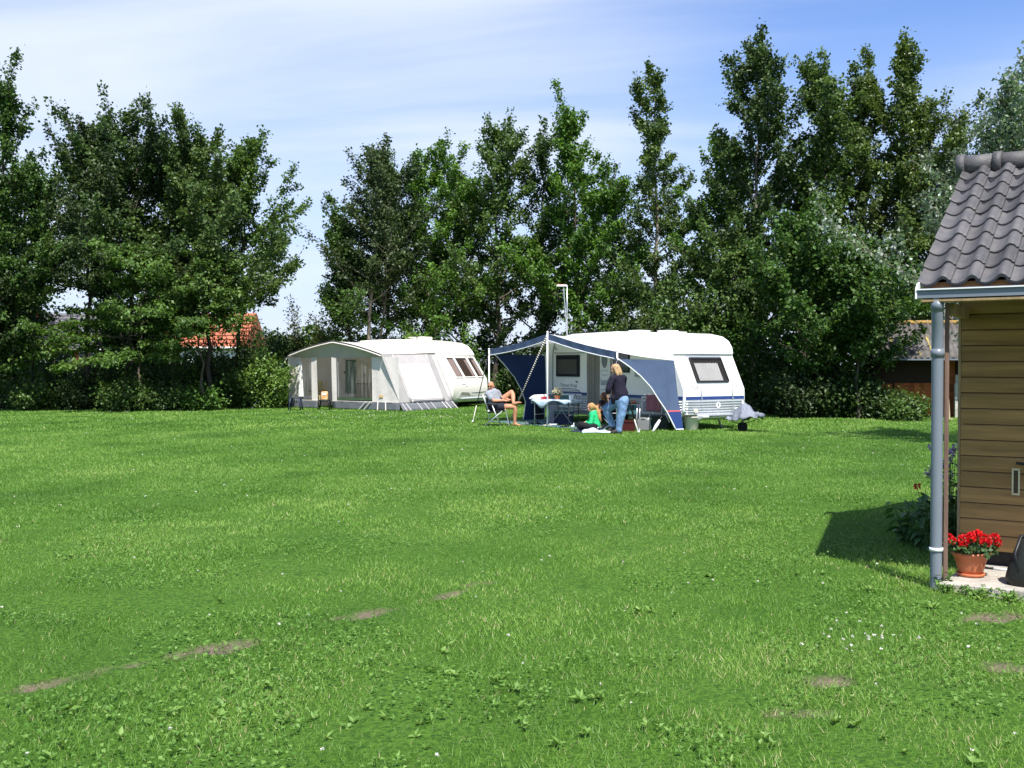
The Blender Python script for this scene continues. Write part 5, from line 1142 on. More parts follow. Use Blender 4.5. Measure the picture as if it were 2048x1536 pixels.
# wings: slanting side panels on both ends
def side(u, v, y_off=0):
    top = Vector((GRX, YG, 1.95)).lerp(Vector((-.78, -.02, 2.0)), u); bot = Vector((.0, YW, .28)).lerp(Vector((.10, -.02, .28)), u)
    return top, bot
def sidepanel(u0, u1, v0, v1, m, nm, off=0.0, nu=10, **kw):
    def f(u, v):
        uu = u0 + (u1 - u0) * u; vv = v0 + (v1 - v0) * v; t, b = side(uu, vv); p = b.lerp(t, vv); return p + Vector((.93, -.05, .35)) * off
    return part(nm, MB().grid(f, nu, 8), m, aw, smooth=True, **kw)
AWL = fabric('awning_light_grey', (.40, .392, .39), .15, .05, 3)
sidepanel(0, .22, 0, 1, AWL, 'side_panel', 0); sidepanel(.22, .80, .80, 1, AWG, 'side_panel', 0); sidepanel(.22, .80, 0, .06, AWG, 'side_panel', 0); sidepanel(.80, 1, 0, 1, AWL, 'side_panel', 0)
def scur(u, v):
    uu = .22 + .58 * u; vv = .06 + .74 * v; t, b = side(uu, vv); return b.lerp(t, vv) + Vector((.93, 0, .35)) * (.012 + .010 * sin(u * 2 * PI * 16))
part('side_curtain', MB().grid(scur, 130, 4), fabric('pale_curtain', (.78, .75, .70), .25), aw, smooth=True)
sidepanel(.80, .84, 0, 1, AWG, 'side_seam', .012, 3, solid=.004); sidepanel(.18, .22, 0, 1, AWG, 'side_seam', .012, 3, solid=.004); sidepanel(.92, 1, 0, .98, AWG, 'side_seam', .012, 3, solid=.004)
def skirt_side(u, v):
    p = Vector((.0, YW, .26)).lerp(Vector((.10, -.02, .26)), u); q = Vector((.20, YW - .04, 0)).lerp(Vector((.26, .05, 0)), u); return q.lerp(p, v)
part('skirt', MB().grid(skirt_side, 14, 3), AWD, aw, smooth=True, solid=.004)
for u in (.03, .10, .30, .42, .55, .76, .83, .95): part('skirt_strap', MB().tube([skirt_side(u, 1) + Vector((.02, 0, 0)), skirt_side(min(1, u + .03), 0) + Vector((.02, 0, 0))], .022, 4), AW if u > .7 else AWG, aw)
part('side_flap', MB().grid(lambda u, v: skirt_side(.24 + .58 * u, 1) + Vector((.02, 0, .02 + .06 * v)), 6, 1), AWD, aw, solid=.01)
def lwing(u, v):
    t = Vector((GL, YG, 1.95)).lerp(Vector((-5.10, -.02, 2.3)), u); b = Vector((-5.45, YW, .0)).lerp(Vector((-5.2, -.02, .0)), u); return b.lerp(t, v)
part('side_panel', MB().grid(lwing, 10, 10), AW, aw, smooth=True)
for x in (-5.30, -2.95, -.55): part('frame_pole', MB().tube([(x, YW + .08, 0), (x, YW + .0, 1.9 if x != -2.95 else 2.4)], .016, 6), STEEL, aw)
# dark shape hanging inside the doorway
part('inner_sheet', MB().bb(-3.94, -3.40, -1.5, -1.48, .5, 1.8), fabric('green_sheet', (.10, .16, .11), .2), aw)
ic = thing('slatted_chair', 'yellow wooden slatted chair seen through the left awning window', 'chair', O1 + Matrix.Rotation(Y1, 3, 'Z') @ Vector((-4.55, -2.35, 0)), Y1)
YWD = mat('yellow_wood', (.56, .42, .17), .6, .3)
for k in range(7): part('slat', MB().box((0, .16 - .05 * k * .6, .52 + .075 * k), (.52, .02, .055), (R(-14), 0, 0)), YWD, ic)
for k in range(4): part('slat', MB().box((0, -.12 + .09 * k, .44), (.52, .07, .02)), YWD, ic)
for (x, y) in ((-.24, -.15), (.24, -.15), (-.24, .2), (.24, .2)): part('leg', MB().tube([(x, y, 0), (x, y, .44 if y < 0 else 1.0)], .018, 6), YWD, ic)
part('armrest', MB().bb(-.28, -.23, -.2, .2, .60, .63).bb(.23, .28, -.2, .2, .60, .63), mat('shade_and_dark_wood', (.035, .022, .015), .9), ic)
STB = mat('stool_blue', (.022, .030, .060), .5, .4)
def stool(pos, label, h=.45, m=STB):
    t = thing('stool', label, 'stool', pos, 0, 'plastic stools by the awning')
    part('seat', MB().prism([(.19 * math.copysign(abs(math.cos(a)) ** .5, math.cos(a)), .17 * math.copysign(abs(sin(a)) ** .5, sin(a))) for a in np.linspace(0, 2 * PI, 28, endpoint=False)], h - .05, h, 'z'), m, t, bevel=.012)
    for sx in (-1, 1):
        for sy in (-1, 1): part('leg', MB().tube([(sx * .15, sy * .13, h - .04), (sx * .18, sy * .155, .25), (sx * .215, sy * .18, 0)], [.040, .026, .022], 8), m, t, smooth=True)
    return t
stool(W(591, 36.6), 'dark blue plastic stool at the left front corner of the awning', .46)
stool(W(649, 37.0), 'black stool carrying the orange bag in the awning doorway', .36, BLK)
ob = thing('orange_bag', 'small orange and white bag on the black stool in the doorway', 'bag', W(649, 37.0, .36))
part('bag', MB().prism([(-.12, 0), (.12, 0), (.115, .26), (.09, .30), (-.09, .30), (-.115, .26)], -.06, .06, 'y'), mat('orange_print', (.55, .20, .05), .6, .0, .0, 9, c2=(.70, .58, .30)), ob, bevel=.02)
part('white_label', MB().bb(-.08, .07, -.066, -.061, .17, .25), PVCW, ob)
gl = thing('guy_line', 'thin guy line from the awning down to the grass by the bush', 'guy line', W(503, 38))
part('line', MB().tube([(0, 0, 0), tuple(O1 + Matrix.Rotation(Y1, 3, 'Z') @ Vector((GL, YG, 1.9)) - W(503, 38))], .010, 5), mat('pale_cord', (.62, .60, .54), .7), gl)
# ------------------------------------------------------------------ people
SKIN = mat('skin_tanned', (.50, .235, .135), .55, .35, .08, 9); SKINL = mat('skin_fair', (.60, .33, .23), .55, .35, .06, 9)
HAIRB = mat('hair_blond', (.30, .19, .09), .6, .35, .30, 24, stretch=(3, 3, .4), c2=(.50, .34, .18)); HAIRG = mat('hair_gold', (.30, .17, .06), .6, .35, .3, 24, stretch=(3, 3, .4), c2=(.50, .30, .12)); HAIRR = mat('hair_brown', (.11, .045, .025), .6, .35, .3, 24, stretch=(3, 3, .4))
NAVS = mat('navy_sweater', (.014, .013, .026), .85, .2, .12, 10, .9, 16); JEAN = mat('jeans', (.165, .275, .46), .85, .2, .24, 7, .9, 15); GREEN = mat('green_hoodie', (.025, .46, .17), .8, .2, .10, 8, .9, 15); BLKC = mat('black_cloth', (.012, .012, .016), .85, .2, .2, 8); GREYS = mat('grey_shirt', (.27, .29, .33), .85, .2, .12, 8, .9, 15); SHORT = mat('dark_shorts', (.022, .022, .035), .85); SHOE = mat('dark_shoe', (.035, .03, .026), .6, .3)
EYE = mat('eye_dark', (.02, .015, .012), .2, .5); LIP = mat('lip', (.36, .12, .10), .5)
def V3(*a): return Vector(a)
def chain(mb, pts, seg=12):
    for (p, r_), (q, s_) in zip(pts, pts[1:]): mb.capsule(p, r_, q, s_, seg)
def head(mb, c, fwd, s=1.0):
    """skull, jaw, nose, ears, neck side; fwd = unit look direction"""
    c = Vector(c); f = Vector(fwd).normalized(); up = Vector((0, 0, 1)); side_ = f.cross(up).normalized(); up = side_.cross(f).normalized()
    M = Matrix((side_, f, up)).transposed()
    mb.ball(c + up * .02 * s, (.073 * s, .092 * s, .098 * s), 16, 12, M)
    mb.ball(c + f * .022 * s - up * .055 * s, (.054 * s, .062 * s, .060 * s), 14, 10, M)
    mb.ball(c + f * .058 * s - up * .088 * s, (.026 * s, .022 * s, .022 * s), 10, 8, M)
    mb.capsule(c + f * .086 * s + up * .010 * s, .008 * s, c + f * .108 * s - up * .024 * s, .014 * s, 8)
    for q in (-1, 1):
        mb.ball(c + side_ * q * .076 * s - f * .008 * s - up * .012 * s, (.010 * s, .020 * s, .030 * s), 8, 6, M)
        mb.ball(c + side_ * q * .034 * s + f * .070 * s - up * .03 * s, (.024 * s, .018 * s, .020 * s), 8, 6, M)
        mb.ball(c + side_ * q * .032 * s + f * .083 * s + up * .030 * s, (.022 * s, .010 * s, .008 * s), 8, 6, M)
    return f, side_, up
def face(parent, c, fr, s=1.0, shades=False):
    f, sd, up = fr; c = Vector(c); M = Matrix((sd, f, up)).transposed(); mb = MB()
    for q in (-1, 1): mb.ball(c + sd * q * .031 * s + f * .084 * s + up * .008 * s, (.013 * s, .008 * s, .008 * s) if not shades else (.027 * s, .012 * s, .019 * s), 8, 6, M)
    if shades: mb.capsule(c - sd * .03 * s + f * .094 * s + up * .012 * s, .004, c + sd * .03 * s + f * .094 * s + up * .012 * s, .004, 6)
    part('glasses' if shades else 'eyes', mb, EYE, parent, smooth=True)
    part('mouth', MB().ball(c + f * .079 * s - up * .056 * s, (.024 * s, .010 * s, .007 * s), 10, 6, M), LIP, parent, smooth=True)
def hand(mb, w, d, palm_n, s=1.0, curl=.5):
    """palm and five unequal bent fingers; w wrist, d direction, palm_n palm normal"""
    w = Vector(w); d = Vector(d).normalized(); n = Vector(palm_n); n = (n - d * n.dot(d)).normalized(); b = d.cross(n)
    for k in (-1.4, -.5, .5, 1.4): mb.capsule(w, .016 * s, w + d * .080 * s + b * k * .018 * s, .0115 * s, 8)
    for k, ln in zip((-1.5, -.5, .5, 1.5), (.062, .074, .070, .054)):
        p = w + d * .082 * s + b * k * .0195 * s; dd = d
        for j in range(3):
            a = curl * (.35 + .3 * j); nd = (dd * math.cos(a * .5) + n * sin(a * .5)).normalized(); q = p + nd * ln * s * (.45, .32, .26)[j]; mb.capsule(p, .0088 * s * (1 - .08 * j), q, .0082 * s * (1 - .1 * j), 8); p, dd = q, nd
    p = w + d * .022 * s - b * .022 * s; q = p + (d * .6 - b * .75 + n * .25).normalized() * .040 * s; mb.capsule(p, .013 * s, q, .010 * s, 8); mb.capsule(q, .010 * s, q + (d * .9 - b * .3 + n * .3).normalized() * .032 * s, .008 * s, 8)
def foot(mb, a, toe, r_=.04):
    a, toe = Vector(a), Vector(toe); d = (toe - a); d.z = 0; d.normalize()
    mb.capsule(a, r_ * .95, a - d * .03 + Vector((0, 0, -.045)), r_ * .8, 10); mb.capsule(a - d * .02 + Vector((0, 0, -.04)), r_ * .8, toe, r_ * .55, 10); mb.capsule(a + Vector((0, 0, -.01)), r_ * .8, toe - d * .04, r_ * .7, 10)
    b = d.cross(Vector((0, 0, 1)))
    for k in range(5): mb.capsule(toe - d * .03 + b * (k - 2) * .016, .012, toe + d * (.028 - .006 * abs(k - 1.2)) + b * (k - 2) * .017, .0095 if k else .012, 7)

def person(label, pos): return thing('person', label, 'person', pos)

# -- bald man on the folding chair
mp_ = W(1000, 27.3); man = person('bald man in grey shirt sitting with one leg crossed in a folding chair', mp_)
H = V3(-.235, -.03, 1.045); mb = MB(); fr = head(mb, H, (-.35, -1, -.12), 1.06)
chain(mb, [(V3(-.225, .0, 1.0), .060), (V3(-.205, .02, .90), .066)])
chain(mb, [(V3(-.19, .02, .84), .15), (V3(-.165, .02, .70), .155), (V3(-.13, .01, .54), .16)])
nsh, fsh = V3(-.315, -.13, .845), V3(-.07, .14, .875)
chain(mb, [(nsh, .066), (V3(-.20, -.02, .88), .085), (fsh, .066)])
chain(mb, [(nsh, .058), (V3(-.17, -.21, .675), .046), (V3(-.155, -.21, .665), .047), (V3(.10, -.20, .675), .031)]); hand(mb, V3(.10, -.20, .675), (1, .15, -.05), (0, .2, -1), 1.0, .6)
chain(mb, [(fsh, .058), (V3(.02, .16, .70), .046), (V3(.26, -.01, .68), .031)]); hand(mb, V3(.26, -.01, .68), (1, -.4, -.05), (0, -.2, -1), 1.0, .6)
chain(mb, [(V3(-.12, -.11, .53), .105), (V3(.12, -.13, .52), .088), (V3(.385, -.13, .50), .062), (V3(.40, -.12, .40), .060), (V3(.39, -.10, .30), .060), (V3(.385, -.09, .085), .036)]); foot(mb, V3(.385, -.09, .085), V3(.52, -.16, .026))
chain(mb, [(V3(-.12, .10, .54), .105), (V3(.10, .10, .72), .086), (V3(.30, .07, .885), .062), (V3(.335, .02, .83), .058), (V3(.345, -.06, .74), .058), (V3(.35, -.17, .605), .037)]); foot(mb, V3(.36, -.17, .615), V3(.53, -.22, .620))
bdy = fuse('body', mb, SKIN, man, 0.0092, 3); face(man, H, fr, 1.06, True)
mb = MB(); chain(mb, [(V3(-.20, .02, .845), .165), (V3(-.165, .02, .70), .175), (V3(-.12, .01, .55), .185)]); chain(mb, [(nsh, .080), (V3(-.20, -.01, .885), .100), (fsh, .080)]); chain(mb, [(nsh, .080), (V3(-.235, -.185, .735), .078)]); chain(mb, [(fsh, .080), (V3(-.02, .155, .785), .076)]); mb.capsule(V3(-.06, -.06, .55), .12, V3(.0, -.08, .53), .09)
fuse('shirt', mb, GREYS, man, .0145, 5)
mb = MB(); chain(mb, [(V3(-.14, 0, .50), .17), (V3(-.10, 0, .49), .16)]); chain(mb, [(V3(-.12, -.11, .525), .125), (V3(.06, -.125, .52), .112)]); chain(mb, [(V3(-.12, .10, .53), .125), (V3(.04, .10, .66), .112)]); fuse('shorts', mb, SHORT, man, .0145, 4)
part('collar', MB().tube([(-.205 + .07 * math.cos(a), .01 + .07 * sin(a), .925) for a in np.linspace(0, 2 * PI, 16)], .012, 6), GREYS, man, smooth=True)
ch = thing('folding_chair', 'aluminium folding chair with dark seat under the bald man', 'chair', mp_, 0, 'folding camping chairs')
DK = mat('chair_cloth', (.04, .045, .05), .8, .2, .3, 20)
part('seat', MB().grid(lambda u, v: (-.32 + .46 * u, -.24 + .48 * v, .375 + .05 * u - .04 * sin(PI * v)), 8, 8), DK, ch, smooth=True, solid=.012)
part('backrest', MB().grid(lambda u, v: (-.33 - .13 * u, -.24 + .48 * v, .40 + .42 * u), 6, 6), DK, ch, smooth=True, solid=.012)
for y in (-.27, .27):
    part('leg', MB().tube([(-.20, y, .55), (.005, y, .02)], .016, 8), ALU, ch, smooth=True); part('leg', MB().tube([(.06, y, .40), (-.38, y, .02)], .013, 8), STEEL, ch, smooth=True)
    part('back_tube', MB().tube([(-.29, y, .38), (-.46, y, .84)], .013, 8), STEEL, ch, smooth=True); part('armrest', MB().tube([(-.36, y, .60), (-.05, y, .58)], .020, 8), DK, ch, smooth=True)
    part('hinge_knob', MB().ball((-.295, y - .02, .40), .028, 8, 6), PVCW, ch, smooth=True)
part('cross_tube', MB().tube([(.14, -.27, .43), (.14, .27, .43)], .013, 8), mat('pale_tube', (.70, .66, .50), .5), ch, smooth=True); part('foot_tube', MB().tube([(-.38, -.27, .02), (-.38, .27, .02)], .012, 6), STEEL, ch); part('foot_tube', MB().tube([(.005, -.27, .02), (.005, .27, .02)], .012, 6), ALU, ch)
part('front_leg', MB().tube([(.15, -.22, .42), (.24, -.24, .02)], .011, 6).tube([(.15, .22, .42), (.24, .24, .02)], .011, 6), STEEL, ch)

# -- woman standing in navy sweater and jeans
wp_ = W(1238, 24.2); wom = person('blond woman in navy sweater and jeans standing by the canopy corner', wp_)
H = V3(-.085, .03, 1.505); mb = MB(); fr = head(mb, H, (-1, .28, -.18), 1.04)
chain(mb, [(V3(-.055, .03, 1.45), .056), (V3(-.025, .03, 1.34), .066)])
chain(mb, [(V3(-.02, .03, 1.25), .135), (V3(-.0, .03, 1.08), .14), (V3(.02, .03, .92), .165), (V3(.03, .03, .84), .17)])
ls, rs_ = V3(-.165, -.08, 1.28), V3(.125, .13, 1.29)
chain(mb, [(ls, .062), (V3(-.02, .02, 1.30), .08), (rs_, .062)])
chain(mb, [(ls, .056), (V3(-.265, -.13, 1.03), .045), (V3(-.27, -.10, .86), .031)]); hand(mb, V3(-.27, -.10, .86), (.1, .25, -1), (1, .1, .1), .95, .9)
chain(mb, [(rs_, .056), (V3(.10, .26, 1.05), .045), (V3(-.08, .30, .96), .031)]); hand(mb, V3(-.08, .30, .96), (-1, .1, -.1), (0, -1, 0), .95, .9)
chain(mb, [(V3(.06, -.03, .80), .12), (V3(.055, -.05, .45), .07), (V3(.0, -.03, .10), .042)]); chain(mb, [(V3(-.02, .10, .79), .12), (V3(-.27, .20, .55), .07), (V3(-.12, .33, .17), .042)])
fuse('body', mb, SKINL, wom, 0.0092, 3); face(wom, H, fr, 1.04)
mb = MB(); c = Vector(H); f, sd, up = fr
mb.ball(c - f * .020 + up * .035, (.098, .100, .088), 16, 10, Matrix((sd, f, up)).transposed()); chain(mb, [(c - f * .055 + up * .0, .078), (c - f * .080 - up * .10, .075), (c - f * .085 - up * .165, .055)]); 
for q in (-1, 1): chain(mb, [(c - f * .015 + sd * q * .070, .038), (c - f * .03 + sd * q * .078 - up * .10, .036), (c - f * .05 + sd * q * .07 - up * .17, .024)])
fuse('hair', mb, HAIRB, wom, 0.011, 2)
mb = MB(); chain(mb, [(V3(-.02, .03, 1.27), .148), (V3(-.0, .03, 1.08), .165), (V3(.03, .03, .92), .195), (V3(.045, .03, .80), .19)]); chain(mb, [(ls, .082), (V3(-.02, .025, 1.315), .098), (rs_, .082)]); chain(mb, [(ls, .082), (V3(-.255, -.125, 1.045), .075), (V3(-.265, -.115, .975), .065)]); chain(mb, [(rs_, .082), (V3(.11, .25, 1.06), .074), (V3(.0, .29, .99), .062)]); mb.capsule(V3(-.12, -.02, .82), .09, V3(-.14, -.02, .73), .05); mb.capsule(V3(.15, .0, .80), .10, V3(.16, .0, .70), .06)
fuse('sweater', mb, NAVS, wom, .0145, 5)
mb = MB(); chain(mb, [(V3(.035, .03, .85), .175), (V3(.04, .03, .78), .185)]); chain(mb, [(V3(.085, -.05, .78), .145), (V3(.06, -.06, .46), .098), (V3(.03, -.05, .36), .094), (V3(.0, -.03, .14), .078), (V3(-.005, -.03, .085), .080)]); chain(mb, [(V3(-.02, .10, .78), .145), (V3(-.26, .20, .565), .100), (V3(-.255, .22, .48), .094), (V3(-.15, .31, .25), .078), (V3(-.125, .33, .20), .078)])
fuse('jeans', mb, JEAN, wom, .0145, 4)
for (a, t) in ((V3(-.0, -.03, .085), V3(-.17, -.06, .035)), (V3(-.12, .33, .15), V3(-.24, .31, .04))):
    mb = MB(); mb.capsule(a, .05, a + V3(.03, 0, -.04), .042); mb.capsule(a + V3(.03, 0, -.045), .042, t, .034); mb.capsule(a, .05, t + V3(.04, 0, .012), .036); fuse('shoe', mb, SHOE, wom, .009, 3)

# -- girl sitting on the cloth
gp_ = W(1190, 25.0); girl = person('girl in green hooded jacket with long blond ponytail sitting on the ground', gp_)
H = V3(-.095, .0, .575); mb = MB(); fr = head(mb, H, (-1, .12, -.15), .93)
chain(mb, [(V3(-.07, 0, .53), .045), (V3(-.05, 0, .45), .050)]); chain(mb, [(V3(-.04, 0, .38), .10), (V3(-.02, 0, .25), .105), (V3(.0, 0, .13), .12)])
l2, r2 = V3(-.075, -.12, .40), V3(-.04, .12, .40); chain(mb, [(l2, .045), (V3(-.05, 0, .42), .06), (r2, .045)])
chain(mb, [(l2, .040), (V3(-.11, -.16, .22), .033), (V3(-.25, -.10, .19), .024)]); hand(mb, V3(-.25, -.10, .19), (-1, .2, -.1), (0, .3, -1), .8, .6)
chain(mb, [(r2, .040), (V3(-.12, .17, .24), .033), (V3(-.26, .08, .20), .024)]); hand(mb, V3(-.26, .08, .20), (-1, -.2, -.1), (0, -.3, -1), .8, .6)
for s_ in (-1, 1): chain(mb, [(V3(-.02, s_ * .08, .11), .085), (V3(-.34, s_ * .17, .17), .052), (V3(-.20, -s_ * .06, .065), .038)])
fuse('body', mb, SKINL, girl, 0.0079, 3); face(girl, H, fr, .93)
mb = MB(); c = Vector(H); f, sd, up = fr; mb.ball(c - f * .020 + up * .022, (.086, .092, .094), 14, 10, Matrix((sd, f, up)).transposed()); chain(mb, [(c - f * .085 + up * .02, .042), (c - f * .135 - up * .03, .045), (c - f * .155 - up * .14, .055), (c - f * .17 - up * .27, .055), (c - f * .19 - up * .35, .030)])
fuse('hair', mb, HAIRG, girl, 0.0098, 2)
mb = MB(); chain(mb, [(V3(-.04, 0, .385), .118), (V3(-.015, 0, .25), .125), (V3(.005, 0, .15), .140)]); chain(mb, [(l2, .060), (V3(-.05, 0, .435), .078), (r2, .060)]); chain(mb, [(l2, .060), (V3(-.11, -.16, .22), .052), (V3(-.20, -.12, .19), .042)]); chain(mb, [(r2, .060), (V3(-.12, .17, .24), .052), (V3(-.21, .11, .20), .042)]); mb.ball(V3(.02, 0, .47), (.06, .085, .05), 12, 8)
fuse('hoodie', mb, GREEN, girl, .0145, 4)
part('waistband', MB().tube([(.005 + .143 * math.cos(a), .143 * sin(a) * 1.0, .095) for a in np.linspace(0, 2 * PI, 26)], .020, 8), PVCW, girl, smooth=True)
mb = MB(); chain(mb, [(V3(-.0, 0, .10), .135), (V3(-.04, 0, .09), .12)])
for s_ in (-1, 1): chain(mb, [(V3(-.02, s_ * .08, .11), .105), (V3(-.34, s_ * .17, .165), .075), (V3(-.37, s_ * .15, .12), .07), (V3(-.22, -s_ * .05, .07), .055)])
fuse('trousers', mb, BLKC, girl, .0145, 3)
for s_ in (-1, 1): part('shoe', MB().ball(V3(-.17, -s_ * .11, .05), (.11, .045, .045), 12, 8), SHOE, girl, smooth=True)

# -- person bent forward on a low chair behind the girl
sp_ = W(1209, 25.9); sit = person('person in black shirt bent forward on a low chair behind the girl', sp_)
H = V3(-.02, -.10, .80); mb = MB(); fr = head(mb, H, (-.75, -.45, -.55), 1.0)
chain(mb, [(V3(.01, -.05, .77), .055), (V3(.05, .0, .70), .062)]); chain(mb, [(V3(.08, .03, .63), .13), (V3(.14, .08, .46), .135), (V3(.18, .10, .32), .15)])
l3, r3 = V3(-.05, -.10, .69), V3(.17, .10, .70); chain(mb, [(l3, .06), (V3(.06, .0, .69), .08), (r3, .06)])
chain(mb, [(l3, .056), (V3(-.17, -.16, .58), .045), (V3(-.29, -.26, .44), .032)]); hand(mb, V3(-.29, -.26, .44), (-.6, -.5, -.5), (0, 0, -1), .95, .5)
chain(mb, [(r3, .056), (V3(.06, -.1, .50), .045), (V3(-.14, -.24, .47), .032)]); hand(mb, V3(-.14, -.24, .47), (-.8, -.4, -.3), (0, 0, -1), .95, .5)
for s_ in (-1, 1): chain(mb, [(V3(.17, .10 + s_ * .10, .32), .10), (V3(-.15, .02 + s_ * .16, .38), .065), (V3(-.12, .0 + s_ * .15, .09), .045)]); foot(mb, V3(-.12, s_ * .15, .09), V3(-.28, s_ * .17, .03))
fuse('body', mb, mat('skin_brown_tan', (.30, .115, .060), .55, .35, .08, 9), sit, 0.0104, 3); face(sit, H, fr)
mb = MB(); c = Vector(H); f, sd, up = fr; mb.ball(c - f * .020 + up * .026, (.092, .098, .098), 14, 10, Matrix((sd, f, up)).transposed()); chain(mb, [(c - f * .05, .08), (c + V3(.03, .02, -.10), .07), (c + V3(.01, -.02, -.17), .045)]); fuse('hair', mb, HAIRR, sit, .010, 2)
mb = MB(); chain(mb, [(V3(.07, .02, .64), .150), (V3(.14, .08, .46), .155), (V3(.18, .10, .34), .165)]); chain(mb, [(l3, .075), (V3(.06, .0, .70), .095), (r3, .075)]); chain(mb, [(l3, .074), (V3(-.10, -.13, .64), .066)]); chain(mb, [(r3, .074), (V3(.13, .03, .62), .066)]); fuse('shirt', mb, BLKC, sit, .0145, 4)
mb = MB(); chain(mb, [(V3(.18, .10, .30), .16), (V3(.15, .10, .29), .15)])
for s_ in (-1, 1): chain(mb, [(V3(.17, .10 + s_ * .10, .32), .118), (V3(-.15, .02 + s_ * .16, .37), .085), (V3(-.13, .0 + s_ * .15, .16), .065)])
fuse('trousers', mb, BLKC, sit, .0145, 3)
pm = MB()
for k in range(6): pm.box((-.045 + .03 * (k % 2) + .008 * k, -.145 + .012 * k, .60 - .035 * k), (.028, .012, .016), (0, R(30), R(-30)))
part('shirt_print', pm, PVCW, sit)
ch = thing('folding_chair', 'low folding chair with thin steel legs under the bent person', 'chair', sp_, 0, 'folding camping chairs')
part('seat', MB().grid(lambda u, v: (-.08 + .44 * u, -.12 + .46 * v, .225 - .03 * sin(PI * v)), 6, 6), DK, ch, smooth=True, solid=.012); part('backrest', MB().grid(lambda u, v: (.36 + .12 * u, -.12 + .46 * v, .30 + .32 * u), 5, 5), DK, ch, smooth=True, solid=.012)
for y in (-.15, .37):
    part('leg', MB().tube([(-.10, y, .36), (.20, y, .02)], .011, 6), ALU, ch); part('leg', MB().tube([(.36, y, .30), (-.02, y, .02)], .011, 6), ALU, ch); part('back_tube', MB().tube([(.30, y, .22), (.50, y, .64)], .011, 6), ALU, ch); part('armrest', MB().tube([(-.10, y, .40), (.36, y, .40)], .014, 6), GREYT, ch)

# ------------------------------------------------------------------ things under and by the canopy
tp = W(1113, 27.3); tb = thing('camping_table', 'folding camping table with thin steel legs under the canopy', 'table', tp, R(-30))
part('tabletop', MB().bb(-.56, .56, -.33, .33, .655, .68), mat('table_board', (.20, .24, .22), .6), tb, bevel=.006)
for (x, y) in ((-.50, -.28), (.50, -.28), (-.50, .28), (.50, .28)): part('leg', MB().tube([(x * .86, y, .65), (x, y, .58), (x, y, 0)], .014, 8), STEEL if x < 0 else mat('dark_leg', (.06, .065, .07), .5), tb, smooth=True)
part('leg_brace', MB().tube([(-.2, .28, .64), (.30, .28, .05)], .010, 6).tube([(.2, .28, .64), (-.30, .28, .05)], .010, 6), STEEL, tb)
part('side_bar', MB().tube([(.50, -.28, .30), (.50, .28, .30)], .012, 6).tube([(-.5, -.28, .3), (-.5, .28, .3)], .012, 6), STEEL, tb)
def tblp(x, y, z=.68): return tp + Matrix.Rotation(R(-30), 3, 'Z') @ Vector((x, y, z))
tc_ = thing('tablecloth', 'pale blue cloth lying across the camping table', 'tablecloth', tblp(0, 0), R(-30))
def tcl(u, v):
    x = -.62 + 1.24 * u; y = -.42 + .80 * v; z = .010 + .004 * sin(20 * x); 
    if y < -.335: z -= (-.335 - y) * (.25 + 2.4 * math.exp(-((x + .26) / .16) ** 2) + 1.2 * math.exp(-((x - .42) / .12) ** 2)); y = -.345 + .012 * sin(17 * x)
    if abs(x) > .565: z -= (abs(x) - .565) * 1.8; x = math.copysign(.572, x)
    return (x, y, z)
part('cloth', MB().grid(tcl, 50, 26), fabric('cloth_pale_blue', (.50, .62, .72), .15, .12, 9), tc_, smooth=True, solid=.004)
wb_ = thing('white_bag', 'white plastic bag at the left end of the camping table', 'bag', tblp(-.52, -.02, .692), R(-30)); part('bag', MB().prism([(-.20, 0), (.20, 0), (.21, .05), (.17, .13), (-.05, .12), (-.13, .09), (-.22, .03)], -.16, .16, 'y'), mat('white_plastic', (.80, .76, .72), .5, .4), wb_, bevel=.03, bseg=3)
rd = thing('red_box', 'small red box on the camping table beside the canopy pole', 'box', tblp(-.28, -.12, .692), R(-30)); part('box', MB().bb(-.10, .10, -.06, .06, 0, .06), mat('red_card', (.55, .03, .05), .5), rd, bevel=.008); part('lid', MB().bb(-.104, .104, -.064, .064, .061, .078), mat('red_card', (.55, .03, .05), .5), rd, bevel=.004)
fp = thing('flower_pot', 'terracotta pot of cream flowers on the camping table', 'flower pot', tblp(.04, -.02, .692), 0)
part('pot', MB().lathe([(.055, 0), (.062, .01), (.078, .085), (.086, .088), (.086, .11), (.074, .11), (.06, .09), (.0, .09)], seg=20), TERRA, fp, smooth=True)
n = 90; q = rng.uniform(0, 2 * PI, n); P = np.stack([.07 * np.cos(q) * rng.random(n), .07 * np.sin(q) * rng.random(n), rng.uniform(.09, .22, n)], 1); link('leaves', leaf_mesh('leaves', P, unit(np.stack([np.cos(q), np.sin(q), rng.normal(.3, .4, n)], 1)), unit(rng.normal(0, .5, (n, 3)) + np.array([0, 0, 1])), .06, .03, rng.random(n)), LEAF['mid'], fp)
CRM = leafy('cream_petal', (.62, .56, .36), (.80, .76, .60), .2, .6, .2, shift=0)
for (x, y, z, r_) in ((-.03, -.06, .27, .055), (.0, -.08, .21, .060), (.08, -.05, .23, .048), (-.10, -.03, .20, .045), (.11, -.04, .16, .042), (.05, .04, .28, .040)):
    m_ = 36; d = unit(rng.normal(0, 1, (m_, 3))); link('flower_head', leaf_mesh('flower_head', np.array([x, y, z]) + d * r_ * .5, d, unit(rng.normal(0, 1, (m_, 3))), r_ * .7, r_ * .7, rng.random(m_)), CRM, fp)
mg = thing('mug', 'white mug at the right end of the camping table', 'mug', tblp(.53, -.18, .692)); part('mug', MB().lathe([(.055, 0), (.062, .01), (.066, .13), (.060, .13), (.054, .015), (.0, .012)], seg=20), PVCW, mg, smooth=True); part('handle', MB().tube([(.062, 0, .10), (.10, 0, .095), (.10, 0, .04), (.062, 0, .03)], .009, 6), PVCW, mg, smooth=True)
